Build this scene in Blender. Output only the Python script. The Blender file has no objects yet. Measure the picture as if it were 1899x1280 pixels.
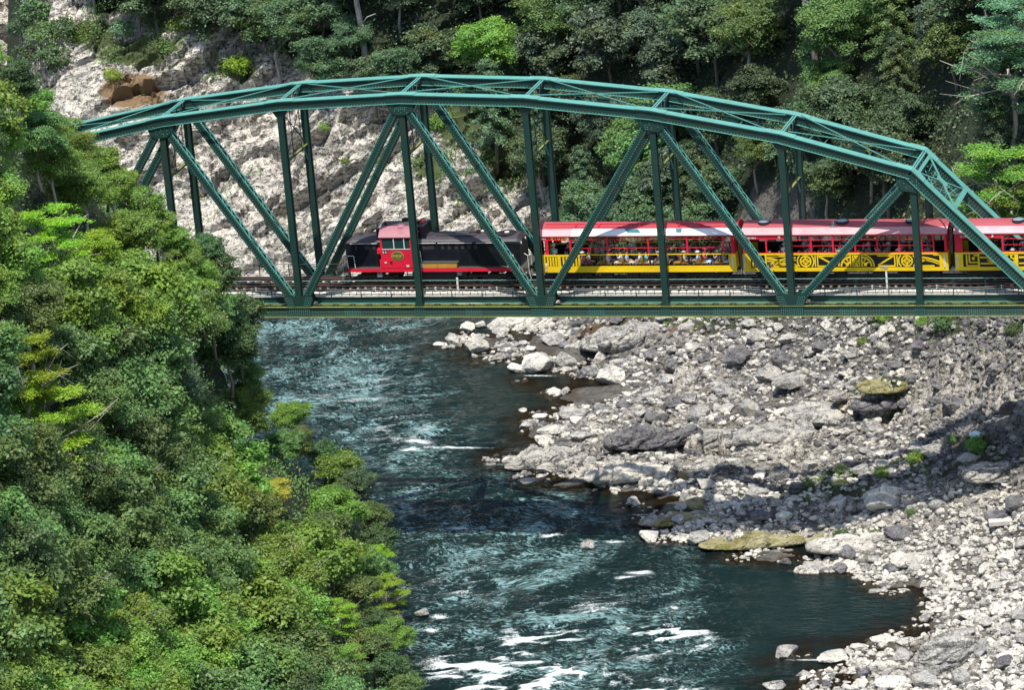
import bpy, math, random
import numpy as np
from mathutils import Vector, Matrix
random.seed(7); RNG = np.random.default_rng(11)
R = math.radians
scene = bpy.context.scene
col = scene.collection
# ------------------------------------------------------------ camera, world, sun
WZ = -18.0                                   # river level; the bridge's lower edge is z = 0
CAM = np.array([97.93122713, -274.41479485, 86.37292404])
ROT = np.array([[0.96075, 0.26398, -0.08532], [0.00021, 0.30686, 0.95175], [0.27743, -0.91441, 0.29476]])
FPX = 8292.74                                # focal length in pixels of a 1899 wide picture
cd = bpy.data.cameras.new("camera"); cam = bpy.data.objects.new("camera", cd); col.objects.link(cam)
m = Matrix([[ROT[0][0], ROT[1][0], ROT[2][0]], [ROT[0][1], ROT[1][1], ROT[2][1]], [ROT[0][2], ROT[1][2], ROT[2][2]]]).to_4x4()
m.translation = Vector(CAM); cam.matrix_world = m
cd.sensor_fit = 'HORIZONTAL'; cd.sensor_width = 36.0; cd.lens = FPX / 1899 * 36.0
cd.clip_start = 1.0; cd.clip_end = 5000
scene.camera = cam
FW = np.array([-0.29032441, 0.95692828]); RT = np.array([0.95692828, 0.29032441])

# sun: high, from behind the camera
SUN_EL = R(69); back = -FW; left = -RT
sd = back * math.cos(R(8)) + left * math.sin(R(8))     # horizontal direction towards the sun
sun_az = math.atan2(sd[0], sd[1])                        # clockwise from +Y
w = bpy.data.worlds.new("World"); scene.world = w; w.use_nodes = True
nt = w.node_tree; bg = nt.nodes['Background']; sky = nt.nodes.new('ShaderNodeTexSky')
sky.sky_type = 'NISHITA'; sky.sun_disc = False; sky.sun_elevation = SUN_EL; sky.sun_rotation = sun_az
sky.air_density = 1.0; sky.dust_density = 1.0
nt.links.new(sky.outputs[0], bg.inputs[0]); bg.inputs[1].default_value = 0.15
sl = bpy.data.lights.new("sun", 'SUN'); sl.energy = 4.1; sl.angle = R(0.5); sl.color = (1.0, 0.96, 0.88)
so = bpy.data.objects.new("sun", sl); col.objects.link(so)
sv = Vector((sd[0] * math.cos(SUN_EL), sd[1] * math.cos(SUN_EL), math.sin(SUN_EL)))
so.rotation_euler = sv.to_track_quat('Z', 'Y').to_euler()
scene.view_settings.view_transform = 'Standard'; scene.view_settings.look = 'None'
scene.view_settings.exposure = 0.55; scene.view_settings.gamma = 1.0
cy = scene.cycles
cy.max_bounces = 5; cy.diffuse_bounces = 2; cy.glossy_bounces = 2; cy.transmission_bounces = 3; cy.transparent_max_bounces = 6
cy.caustics_reflective = False; cy.caustics_refractive = False
try: cy.use_denoising = True
except Exception: pass

# ------------------------------------------------------------ picture <-> place helpers
def project(P):
    c = (np.atleast_2d(P) - CAM) @ ROT.T
    return np.stack([949.5 + FPX * c[:, 0] / -c[:, 2], 640 - FPX * c[:, 1] / -c[:, 2]], 1)
def ray(px, py):
    d = ROT.T @ np.array([(px - 949.5) / FPX, (640 - py) / FPX, -1.0]); return d / np.linalg.norm(d)
def at_z(px, py, z):
    d = ray(px, py); return CAM + d * (z - CAM[2]) / d[2]
def at_v(px, py, v):                          # the point of a sight line that is v metres ahead of the camera on the ground plan
    d = ray(px, py); return CAM + d * v / (d[:2] @ FW)
def uv(P):
    P = np.asarray(P, float); d = P[..., :2] - CAM[:2]; return d @ RT, d @ FW
def xy(u, v):
    return CAM[0] + u * RT[0] + v * FW[0], CAM[1] + u * RT[1] + v * FW[1]

# ------------------------------------------------------------ noise
def _h(ix, iy, iz, s):
    n = (ix.astype(np.int64) * 374761393 + iy.astype(np.int64) * 668265263 + iz.astype(np.int64) * 2147483647 + s * 1274126177) & 0xffffffff
    n = ((n ^ (n >> 13)) * 1274126177) & 0xffffffff
    n = ((n ^ (n >> 16)) * 668265263) & 0xffffffff
    return ((n ^ (n >> 15)) & 0xffffff) / float(0xffffff)
def vnoise(P, s=0):
    P = np.asarray(P, float); i = np.floor(P); f = P - i; i = i.astype(np.int64); f = f * f * (3 - 2 * f); out = 0
    for dx in (0, 1):
        for dy in (0, 1):
            for dz in (0, 1):
                wgt = (f[:, 0] if dx else 1 - f[:, 0]) * (f[:, 1] if dy else 1 - f[:, 1]) * (f[:, 2] if dz else 1 - f[:, 2])
                out = out + wgt * _h(i[:, 0] + dx, i[:, 1] + dy, i[:, 2] + dz, s)
    return out * 2 - 1
def fbm(P, s=0, o=4, g=.5):
    a = 1; t = 0; r = 0
    for k in range(o): r = r + a * vnoise(P * 2 ** k + 17.3 * k, s + k); t += a; a *= g
    return r / t
def worley(P, s=0):
    P = np.asarray(P, float); i = np.floor(P).astype(np.int64); d1 = np.full(len(P), 9.); d2 = np.full(len(P), 9.); idv = np.zeros(len(P)); tl = np.zeros(len(P))
    for dx in (-1, 0, 1):
        for dy in (-1, 0, 1):
            for dz in (-1, 0, 1):
                c = i + np.array([dx, dy, dz]); q = [c[:, k] for k in range(3)]
                p = np.stack([c[:, 0] + _h(*q, s), c[:, 1] + _h(*q, s + 1), c[:, 2] + _h(*q, s + 2)], 1)
                d = np.linalg.norm(P - p, axis=1); hid = _h(*q, s + 5)
                nearer = d < d1
                d2 = np.where(nearer, d1, np.minimum(d2, d)); idv = np.where(nearer, hid, idv); g = np.stack([_h(*q, s + 6), _h(*q, s + 7), _h(*q, s + 8)], 1) * 2 - 1; tl = np.where(nearer, ((P - p) * g).sum(1), tl); d1 = np.where(nearer, d, d1)
    return d1, d2, idv, tl
def sstep(a, b, x):
    t = np.clip((x - a) / (b - a), 0, 1); return t * t * (3 - 2 * t)
def inpoly(pts, poly):
    x, y = pts[:, 0], pts[:, 1]; r = np.zeros(len(pts), bool); n = len(poly); j = n - 1
    for i in range(n):
        xi, yi = poly[i]; xj, yj = poly[j]
        c = ((yi > y) != (yj > y)) & (x < (xj - xi) * (y - yi) / ((yj - yi) or 1e-9) + xi); r ^= c; j = i
    return r
class TPS:
    def __init__(s, X, Y, lam=1e-3):
        s.X = np.asarray(X, float); n = len(s.X); K = s.phi(np.linalg.norm(s.X[:, None] - s.X[None], axis=2)) + lam * np.eye(n)
        P = np.hstack([np.ones((n, 1)), s.X]); A = np.zeros((n + 3, n + 3)); A[:n, :n] = K; A[:n, n:] = P; A[n:, :n] = P.T
        s.w = np.linalg.solve(A, np.concatenate([Y, np.zeros(3)]))
    @staticmethod
    def phi(r): return np.where(r > 1e-9, r * r * np.log(np.maximum(r, 1e-9)), 0) * .01
    def __call__(s, Q):
        out = np.empty(len(Q)); n = len(s.X)
        for a in range(0, len(Q), 20000):
            q = Q[a:a + 20000]; out[a:a + 20000] = s.phi(np.linalg.norm(q[:, None] - s.X[None], axis=2)) @ s.w[:n] + s.w[n] + q @ s.w[n + 1:]
        return out

# ------------------------------------------------------------ objects
def tag(o, label=None, cat=None, group=None, kind=None):
    if label: o['label'] = label
    if cat: o['category'] = cat
    if group: o['group'] = group
    if kind: o['kind'] = kind
    return o
def empty(name, loc=(0, 0, 0), rz=0):
    o = bpy.data.objects.new(name, None); o.location = loc; o.rotation_euler = (0, 0, rz); o.empty_display_size = .3
    col.objects.link(o); return o
def obj(name, me, parent=None):
    o = bpy.data.objects.new(name, me); col.objects.link(o)
    if parent: o.parent = parent
    return o
def np_mesh(name, V, F, mats, smooth=False, fm=None, attrs=None):
    me = bpy.data.meshes.new(name); V = np.asarray(V, np.float32); F = np.asarray(F, np.int32)
    k = F.shape[1]; me.vertices.add(len(V)); me.vertices.foreach_set('co', V.ravel())
    me.loops.add(F.size); me.loops.foreach_set('vertex_index', F.ravel())
    me.polygons.add(len(F)); me.polygons.foreach_set('loop_start', np.arange(0, F.size, k, dtype=np.int32))
    if fm is not None: me.polygons.foreach_set('material_index', np.asarray(fm, np.int32))
    me.polygons.foreach_set('use_smooth', np.full(len(F), smooth, bool))
    for m_ in (mats if isinstance(mats, (list, tuple)) else [mats]): me.materials.append(m_)
    for nme, arr in (attrs or {}).items():
        a = me.attributes.new(nme, 'FLOAT', 'POINT'); a.data.foreach_set('value', np.asarray(arr, np.float32))
    me.update(calc_edges=True); return me
class MB:
    def __init__(s): s.v = []; s.f = []; s.m = []; s.mi = 0
    def add(s, vs, fs):
        n = len(s.v); s.v += [tuple(map(float, q)) for q in vs]; s.f += [tuple(n + i for i in f_) for f_ in fs]; s.m += [s.mi] * len(fs)
    def box(s, x0, x1, y0, y1, z0, z1):
        s.add([(x, y, z) for x in (x0, x1) for y in (y0, y1) for z in (z0, z1)],
              [(0, 1, 3, 2), (4, 6, 7, 5), (0, 4, 5, 1), (2, 3, 7, 6), (0, 2, 6, 4), (1, 5, 7, 3)])
    def bar(s, p0, p1, a, b, side=(0, 1, 0)):         # a across `side`, b along the third axis
        p0 = np.array(p0, float); p1 = np.array(p1, float); d = p1 - p0; d /= np.linalg.norm(d)
        q = np.array(side, float); q = q - d * (q @ d); q /= np.linalg.norm(q); t = np.cross(d, q)
        vs = [p + q * a / 2 * i + t * b / 2 * j for p in (p0, p1) for i in (-1, 1) for j in (-1, 1)]
        s.add(vs, [(0, 1, 3, 2), (4, 6, 7, 5), (0, 4, 5, 1), (2, 3, 7, 6), (0, 2, 6, 4), (1, 5, 7, 3)])
    def tube(s, pts, r, n=6, r1=None, cap=True):
        pts = [np.array(p, float) for p in pts]; N = len(pts); base = len(s.v); up = np.array([.13, .31, .94]); ring = []
        for i, p in enumerate(pts):
            d = pts[min(i + 1, N - 1)] - pts[max(i - 1, 0)]; d /= (np.linalg.norm(d) + 1e-12)
            a = np.cross(d, up); a /= np.linalg.norm(a) + 1e-12; b = np.cross(d, a); rr = r if r1 is None else r + (r1 - r) * i / (N - 1)
            if not np.isscalar(rr): rr = rr[i]
            ring += [p + (a * math.cos(2 * math.pi * k / n) + b * math.sin(2 * math.pi * k / n)) * rr for k in range(n)]
        fs = [(i * n + k, i * n + (k + 1) % n, (i + 1) * n + (k + 1) % n, (i + 1) * n + k) for i in range(N - 1) for k in range(n)]
        if cap: fs += [tuple(range(n))[::-1], tuple((N - 1) * n + k for k in range(n))]
        s.add(ring, fs)
    def prism_xz(s, pts, y0, y1):                     # polygon in the X-Z plane
        n = len(pts); s.add([(x, y0, z) for x, z in pts] + [(x, y1, z) for x, z in pts],
                            [tuple(range(n)), tuple(range(2 * n - 1, n - 1, -1))] + [(i, n + i, n + (i + 1) % n, (i + 1) % n) for i in range(n)])
    def prism_yz(s, pts, x0, x1):
        n = len(pts); s.add([(x0, y, z) for y, z in pts] + [(x1, y, z) for y, z in pts],
                            [tuple(range(n)), tuple(range(2 * n - 1, n - 1, -1))] + [(i, n + i, n + (i + 1) % n, (i + 1) % n) for i in range(n)])
    def cyl(s, c, r, h, axis='z', n=16):
        c = np.array(c, float); ax = {'x': (1, 0, 0), 'y': (0, 1, 0), 'z': (0, 0, 1)}[axis]; s.tube([c, c + np.array(ax) * h], r, n)
    def build(s, name, mats, parent=None, smooth=False):
        me = bpy.data.meshes.new(name); me.from_pydata(s.v, [], s.f)
        for m_ in (mats if isinstance(mats, (list, tuple)) else [mats]): me.materials.append(m_)
        if len(me.materials) > 1: me.polygons.foreach_set('material_index', s.m)
        import bmesh
        bm = bmesh.new(); bm.from_mesh(me); bmesh.ops.recalc_face_normals(bm, faces=bm.faces); bm.to_mesh(me); bm.free()
        if smooth: me.polygons.foreach_set('use_smooth', [True] * len(me.polygons))
        me.update(); return obj(name, me, parent)

# ------------------------------------------------------------ materials
def mat(name):
    m_ = bpy.data.materials.new(name); m_.use_nodes = True; return m_, m_.node_tree, m_.node_tree.nodes['Principled BSDF']
def N(t, kind, **kw):
    n = t.nodes.new(kind)
    for k, v in kw.items():
        if k in n.inputs.keys() if hasattr(n.inputs, 'keys') else False: n.inputs[k].default_value = v
        else: setattr(n, k, v)
    return n
def ramp(t, fac, stops):
    n = t.nodes.new('ShaderNodeValToRGB'); e = n.color_ramp.elements
    while len(e) < len(stops): e.new(.5)
    for i, (p, c) in enumerate(stops): e[i].position = p; e[i].color = (*c, 1) if len(c) == 3 else c
    t.links.new(fac, n.inputs[0]); return n.outputs[0]
def noise(t, scale, detail=4, rough=.55, vec=None, dist=0.0, out=0):
    n = t.nodes.new('ShaderNodeTexNoise'); n.inputs['Scale'].default_value = scale; n.inputs['Detail'].default_value = detail
    n.inputs['Roughness'].default_value = rough; n.inputs['Distortion'].default_value = dist
    if vec is not None: t.links.new(vec, n.inputs['Vector'])
    return n.outputs[out]
def mix(t, a, b, fac, mode='MIX'):
    n = t.nodes.new('ShaderNodeMix'); n.data_type = 'RGBA'; n.blend_type = mode
    for s_, v in ((n.inputs[6], a), (n.inputs[7], b), (n.inputs[0], fac)):
        if hasattr(v, 'links'): t.links.new(v, s_)
        elif isinstance(v, (tuple, list)): s_.default_value = (*v, 1)
        else: s_.default_value = v
    return n.outputs[2]
def mth(t, op, a, b=0.0):
    n = t.nodes.new('ShaderNodeMath'); n.operation = op
    for s_, v in zip(n.inputs, (a, b)):
        if hasattr(v, 'links'): t.links.new(v, s_)
        else: s_.default_value = v
    return n.outputs[0]
def bump(t, bs, h, strength=.5, dist=.1):
    n = t.nodes.new('ShaderNodeBump'); n.inputs['Strength'].default_value = strength; n.inputs['Distance'].default_value = dist
    t.links.new(h, n.inputs['Height']); t.links.new(n.outputs[0], bs.inputs['Normal']); return n
def geo(t): return t.nodes.new('ShaderNodeNewGeometry').outputs['Position']
def ocoord(t): return t.nodes.new('ShaderNodeTexCoord').outputs['Object']
def orand(t): return t.nodes.new('ShaderNodeObjectInfo').outputs['Random']
def attr(t, name):
    n = t.nodes.new('ShaderNodeAttribute'); n.attribute_name = name; return n.outputs['Fac']

def paint(name, c, rough=.45, dirt=(.08, .05, .03), amount=.35, metal=0.0, scale=1.6):
    m_, t, b = mat(name); p = geo(t)
    d = ramp(t, noise(t, scale, 8, .7, p), [(.48, (0, 0, 0)), (.72, (1, 1, 1))])
    v = mix(t, tuple(x * .8 for x in c), tuple(min(1, x * 1.12) for x in c), noise(t, .5, 3, .5, p))
    t.links.new(mix(t, v, dirt, mth(t, 'MULTIPLY', d, amount)), b.inputs['Base Color'])
    b.inputs['Roughness'].default_value = rough; b.inputs['Metallic'].default_value = metal
    bump(t, b, noise(t, 14, 3, .5, p), .15, .01); return m_
M = {}
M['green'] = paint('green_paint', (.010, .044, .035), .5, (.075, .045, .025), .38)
M['green_lit'] = paint('green_paint_lit', (.105, .325, .275), .5, (.09, .13, .07), .45)  # same green paint lightened, light on upward faces put into the colour
M['green_stained'] = paint('lichen_stained_paint', (.22, .24, .05), .7, (.02, .06, .04), .7, 0, 2.5)
M['deck_steel'] = paint('deck_steel', (.012, .022, .018), .6, (.05, .03, .02), .5)
M['rust'] = paint('rusty_steel', (.075, .038, .030), .75, (.02, .015, .012), .5)
M['rail_top'] = paint('rail_head', (.30, .28, .27), .3, (.1, .06, .04), .2, .6)
M['sleeper'] = paint('timber_sleeper', (.10, .045, .035), .85, (.03, .015, .01), .6)
M['plate_light'] = paint('pale_plate', (.42, .36, .32), .6, (.15, .08, .05), .5)
M['plank'] = paint('weathered_plank', (.78, .74, .66), .85, (.35, .30, .22), .4, 0, 3)
M['chord'] = paint('chord_green_paint', (.030, .068, .054), .55, (.07, .06, .03), .5)
M['wire'] = paint('bare_wire', (.40, .42, .40), .5)
M['white'] = paint('white_paint', (.75, .74, .68), .5, (.3, .2, .1), .2)
M['rail_paint'] = paint('pale_handrail_paint', (.20, .36, .30), .5)
M['loco_black'] = paint('loco_black', (.008, .010, .016), .32, (.04, .03, .025), .3)
M['loco_roof'] = paint('loco_roof', (.045, .040, .048), .4, (.11, .06, .05), .6)
M['loco_deck'] = paint('loco_deck', (.05, .055, .045), .7)
M['red'] = paint('signal_red', (.78, .018, .05), .38, (.15, .02, .02), .25)
M['cab_roof'] = paint('cab_roof', (.36, .14, .17), .5, (.07, .05, .06), .5)
M['cab_roof_top'] = paint('cab_roof_top', (.06, .045, .055), .5, (.2, .07, .08), .5)
M['roof_pink'] = paint('sunbleached_red_roof', (.68, .33, .34), .55, (.46, .12, .13), .5, 0, .9)
M['roof_red'] = paint('red_roof', (.36, .07, .08), .6, (.28, .06, .06), .5, 0, .9)
M['roof_clear'] = paint('clear_roof_panel', (.85, .82, .82), .2, (.7, .5, .5), .2)
M['yellow'] = paint('coach_yellow', (.95, .62, .014), .4, (.35, .15, .01), .22)
M['ochre'] = paint('battery_box_ochre', (.50, .26, .04), .6, (.2, .1, .03), .5)
M['panel_black'] = paint('panel_black', (.007, .010, .012), .4)
M['dark'] = paint('underframe_dark', (.012, .012, .014), .7, (.03, .02, .015), .5)
M['rubber'] = paint('gangway_rubber', (.02, .02, .022), .8)
M['wood'] = paint('seat_wood', (.42, .22, .03), .5)
M['gold'] = paint('gold_letter', (.65, .48, .12), .35, (.2, .12, .02), .2, .3)
M['emblem'] = paint('emblem_field', (.10, .13, .05), .4)
M['curtain'] = paint('folded_awning', (.13, .03, .05), .9)
M['chrome'] = paint('vent_metal', (.40, .44, .48), .25, (.1, .1, .1), .2, .5)
M['skin'] = paint('skin', (.55, .33, .23), .55, (.4, .2, .12), .2)
M['hair'] = paint('hair', (.012, .009, .008), .5)
M['bark'] = paint('bark', (.17, .14, .11), .9, (.05, .05, .03), .6, 0, 4)
M['bark_pale'] = paint('bare_pale_wood', (.38, .33, .28), .9, (.1, .08, .06), .5, 0, 4)
M['teal_glass'] = paint('tinted_roof_glass', (.05, .20, .24), .15)
M['blue_sheet'] = paint('pale_blue_sheet', (.60, .80, .80), .4)
M['concrete'] = paint('pale_concrete', (.55, .50, .45), .9, (.15, .13, .1), .4)
m_, t, b = mat('window_glass'); b.inputs['Base Color'].default_value = (.02, .05, .05, 1); b.inputs['Roughness'].default_value = .06
M['glass'] = m_
# ============================================================ THE BRIDGE
P_ = 8.53; W_ = 4.79
HT = {1: 15.47, 2: 15.12, 0: 15.12, 3: 14.11, -1: 14.11, 4: 12.40, -2: 12.40, 5: 9.87, -3: 9.87}
bridge = tag(empty('truss_bridge', (12, 0, 0)), 'green riveted steel arched truss railway bridge spanning the river', 'bridge')
def part(mb, name, mats, parent=None, smooth=False):
    o = mb.build(name, mats, parent or bridge, smooth)
    if (parent or bridge) is bridge: o.matrix_parent_inverse = Matrix.Translation((-12, 0, 0))
    return o
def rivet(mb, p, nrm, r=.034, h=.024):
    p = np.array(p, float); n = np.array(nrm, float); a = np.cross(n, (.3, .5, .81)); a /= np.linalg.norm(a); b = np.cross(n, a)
    o_ = mb.mi; mb.mi = 1; mb.add([p + a * r, p + b * r, p - a * r, p - b * r, p + n * h], [(0, 1, 4), (1, 2, 4), (2, 3, 4), (3, 0, 4)]); mb.mi = o_  # rivet heads take the lighter green, their glint painted in
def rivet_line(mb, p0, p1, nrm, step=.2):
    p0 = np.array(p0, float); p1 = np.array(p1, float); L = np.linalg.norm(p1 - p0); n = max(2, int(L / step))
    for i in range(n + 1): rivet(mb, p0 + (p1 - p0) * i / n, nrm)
def chord_member(mb, x0, z0, x1, z1, Y, wid, dep, cover=True, rows=(.09, .5), lights=True, y_face=-1):
    # z0/z1 = top surface heights; box of two webs, a cover plate proud of them and small bottom flanges
    d = np.array([x1 - x0, 0, z1 - z0], float); L = np.linalg.norm(d); d /= L; n = np.array([-d[2], 0, d[0]])
    a = np.array([x0, Y, z0]); b = np.array([x1, Y, z1])
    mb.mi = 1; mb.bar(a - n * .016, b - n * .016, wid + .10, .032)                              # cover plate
    mb.mi = 0
    for s in (-1, 1):
        y = np.array([0, s * (wid / 2 - .03), 0])
        mb.bar(a - n * (.034 + dep / 2) + y, b - n * (.034 + dep / 2) + y, .03, dep)
        y2 = np.array([0, s * (wid / 2 + .035), 0])
        mb.bar(a - n * (.06) + y2, b - n * (.06) + y2, .08, .05)
        mb.mi = 1; mb.bar(a - n * (dep + .045) + y2, b - n * (dep + .045) + y2, .12, .02); mb.mi = 0
    # batten plates and lacing beneath
    k = int(L / .55)
    for i in range(k):
        p = a + d * (L * (i + .0) / k) - n * (dep + .05); q = a + d * (L * (i + 1.) / k) - n * (dep + .05); s = 1 if i % 2 else -1
        mb.bar(p + (0, s * wid * .42, 0), q + (0, -s * wid * .42, 0), .06, .012, side=n)
    yy = Y + y_face * (wid / 2 - .014)
    for r_ in rows: rivet_line(mb, (a - n * (r_ + .03)) * (1, 0, 1) + (0, yy, 0), (b - n * (r_ + .03)) * (1, 0, 1) + (0, yy, 0), (0, -1, 0), .21)
def web_member(mb, p0, p1, Y, dep, wid, laced=True, rivets=True):
    # two channels facing each other, laced together on the two in-plane sides
    p0 = np.array([p0[0], Y, p0[1]], float); p1 = np.array([p1[0], Y, p1[1]], float); d = p1 - p0; L = np.linalg.norm(d); d /= L
    n = np.array([-d[2], 0, d[0]])
    if n[2] < 0: n = -n
    for s in (-1, 1):
        y = np.array([0, s * wid / 2, 0]); mb.mi = 0
        mb.bar(p0 + y, p1 + y, .028, dep)
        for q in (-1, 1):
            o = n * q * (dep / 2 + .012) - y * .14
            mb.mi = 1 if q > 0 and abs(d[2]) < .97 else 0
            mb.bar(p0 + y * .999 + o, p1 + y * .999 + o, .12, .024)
    mb.mi = 0
    if laced:
        st = wid * .95; k = int(L / st)
        for q in (-1, 1):
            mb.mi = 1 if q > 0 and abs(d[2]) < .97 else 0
            for i in range(k):
                s = 1 if i % 2 else -1; o = n * q * (dep / 2 + .03)
                a = p0 + d * (L * i / k) + o + (0, s * wid * .42, 0); b = p0 + d * (L * (i + 1) / k) + o - (0, s * wid * .42, 0)
                mb.bar(a, b, .075, .012, side=np.cross(b - a, n))
        for f in (.33, .66):
            c = p0 + d * L * f; mb.mi = 0; mb.bar(c - d * .28 , c + d * .28, wid * .96, dep + .07)
    else:
        mb.bar(p0, p1, wid * .9, dep * .3)
    mb.mi = 0
    if rivets:
        for e in (-1, 1):
            rivet_line(mb, p0 + (0, -wid / 2 - .015, 0) + n * e * (dep / 2 - .07), p1 + (0, -wid / 2 - .015, 0) + n * e * (dep / 2 - .07), (0, -1, 0), .19)
GM = [M['green'], M['green_lit']]
BZ = .72                                                     # top of the bottom chord
for Y, side in ((0.0, 'near'), (W_, 'far')):
    # ---- top chord with node plates
    mb = MB()
    for k in range(-3, 5):
        chord_member(mb, P_ * k, HT[k], P_ * (k + 1), HT[k + 1], Y, .66, .55)
    tc = part(mb, 'top_chord', GM)
    for k in range(-2, 5):
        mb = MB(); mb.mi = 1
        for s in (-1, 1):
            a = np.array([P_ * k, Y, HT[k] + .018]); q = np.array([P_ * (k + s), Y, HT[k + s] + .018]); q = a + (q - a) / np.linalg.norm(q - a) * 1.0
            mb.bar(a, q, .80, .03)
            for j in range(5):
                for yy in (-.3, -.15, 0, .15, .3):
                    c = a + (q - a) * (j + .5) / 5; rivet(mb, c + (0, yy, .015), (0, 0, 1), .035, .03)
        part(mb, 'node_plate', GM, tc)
    # ---- end posts
    for s, k0, k1 in ((1, 5, 6), (-1, -3, -4)):
        mb = MB(); a = (P_ * k0, HT[k0]); b = (P_ * k1, .95)
        chord_member(mb, a[0], a[1], b[0], b[1], Y, .66, .60, rows=(.09, .24, .40, .54)) if s > 0 else chord_member(mb, b[0], b[1], a[0], a[1], Y, .66, .60)
        part(mb, 'end_post', GM)
        mb = MB(); mb.mi = 1
        for ss, kk in ((-s, k0 - s), (s, k1)):
            a3 = np.array([P_ * k0, Y, HT[k0] + .018]); q = np.array([P_ * kk, Y, (HT[kk] if kk in HT else .95) + .018]); q = a3 + (q - a3) / np.linalg.norm(q - a3) * 1.1
            mb.bar(a3, q, .84, .034)
            for j in range(6):
                for yy in (-.33, -.16, 0, .16, .33): rivet(mb, a3 + (q - a3) * (j + .5) / 6 + (0, yy, .017), (0, 0, 1), .035, .03)
        part(mb, 'portal_plate', GM)
    # ---- bottom chord
    mb = MB()
    x0, x1 = P_ * -4, P_ * 6
    mb.mi = 0
    for s in (-1, 1): mb.box(x0, x1, Y + s * .28 - .015, Y + s * .28 + .015, .03, BZ - .03)
    mb.mi = 2
    for s in (-1, 1):
        mb.box(x0, x1, Y + s * .28 - .11, Y + s * .28 + .09, BZ - .028, BZ)
        mb.box(x0, x1, Y + s * .28 - .13, Y + s * .28 + .09, 0, .022)
    mb.mi = 0
    for i in range(int((x1 - x0) / .6)):
        xa = x0 + i * .6; s = 1 if i % 2 else -1
        mb.bar((xa, Y + s * .25, BZ + .012), (xa + .6, Y - s * .25, BZ + .012), .06, .012, side=(0, 0, 1))
    for z in (.12, .36, .60): rivet_line(mb, (x0, Y - .296, z), (x1, Y - .296, z), (0, -1, 0), .19)
    for k in range(-4, 6):
        cx = P_ * k + P_ * .38
        for j in range(9):
            for z in (.16, .24, .32, .42, .5, .56): rivet(mb, (cx + j * .13, Y - .296, z), (0, -1, 0), .026, .02)
    part(mb, 'bottom_chord', [M['chord'], M['green_lit'], M['green_stained']])
    # ---- verticals
    for k in range(-3, 6):
        mb = MB(); big = (k % 2 == 1)
        top = HT[k] - .62; web_member(mb, (P_ * k, .75 if not big else .78), (P_ * k, top), Y, .36, .46, laced=False, rivets=False)
        if not big:
            mb.mi = 0; mb.prism_xz([(P_ * k - .5, top + .05), (P_ * k - .5, top - .1), (P_ * k - .24, top - .5), (P_ * k + .24, top - .5), (P_ * k + .5, top - .1), (P_ * k + .5, top + .05)], Y - .262, Y + .262)
        part(mb, 'vertical_post', GM)
    # ---- diagonals
    for k in range(-2, 6, 2):
        for s in (-1, 1):
            q = k + s
            a = np.array([P_ * k, .45]); b = np.array([P_ * q, HT[q] - .45]); d = (b - a) / np.linalg.norm(b - a)
            mb = MB(); web_member(mb, a + d * .9, b - d * .75, Y, .44, .52, laced=True)
            part(mb, 'diagonal', GM)
    # ---- gussets
    for k in range(-3, 6):
        if k % 2:      # apex gusset under the top chord, small splice on the bottom chord
            mb = MB(); t = HT[k] - .28; xk = P_ * k
            for yo in (-.318, .318):
                pts = [(-1.0, -.30), (-.80, -.80), (-.42, -1.12), (.42, -1.12), (.80, -.80), (1.0, -.30), (.9, -.02), (-.9, -.02)]
                sl = ((HT.get(k + 1, HT[k] - 5.) - HT.get(k - 1, HT[k] - 5.)) / 2 / P_) if k not in (5, -3) else 0
                if k == 5: pts = [(-1.0, -.1), (-1.05, -.55), (-.72, -1.1), (.35, -1.25), (.55, -.95), (.75, -.7), (.55, -.3), (0, 0)]
                if k == -3: pts = [(1.0, -.1), (1.05, -.55), (.72, -1.1), (-.35, -1.25), (-.55, -.95), (-.75, -.7), (-.55, -.3), (0, 0)]
                mb.prism_xz([(xk + x, t + z + sl * x) for x, z in pts], Y + yo - .014, Y + yo + .014)
            for j in range(60):
                rx, rz = random.uniform(-.85, .85), random.uniform(-.98, -.3)
                if abs(rx) < .45 or rz > -.6: rivet(mb, (xk + round(rx / .14) * .14, Y - .334, t + round(rz / .12) * .12), (0, -1, 0))
            part(mb, 'apex_gusset', GM)
            if -4 < k < 6:
                mb = MB(); mb.prism_xz([(xk - .36, .03), (xk + .36, .03), (xk + .33, BZ), (xk + .2, BZ + .5), (xk - .2, BZ + .5), (xk - .33, BZ)], Y - .325, Y - .299)
                for j in range(5):
                    for z in (.12, .26, .4, .54, .68): rivet(mb, (xk - .28 + j * .14, Y - .325, z), (0, -1, 0))
                part(mb, 'post_foot_plate', GM)
        else:
            mb = MB(); xk = P_ * k
            for yo in (-.32, .32):
                mb.prism_xz([(xk - .78, .03), (xk + .78, .03), (xk + .80, BZ), (xk + 1.05, 1.25), (xk + .95, 1.55), (xk + .5, 1.62), (xk + .2, 1.45), (xk - .2, 1.45), (xk - .5, 1.62), (xk - .95, 1.55), (xk - 1.05, 1.25), (xk - .80, BZ)], Y + yo - .016, Y + yo + .016)
            for j in range(11):
                for z in (.1, .22, .34, .46, .58, .7): rivet(mb, (xk - .7 + j * .14, Y - .336, z), (0, -1, 0))
            for sg in (-1, 1):
                for j in range(4):
                    for i in range(4): rivet(mb, (xk + sg * (.38 + j * .13 + i * .05), Y - .336, .85 + i * .16), (0, -1, 0))
            part(mb, 'panel_gusset', GM)
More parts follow.
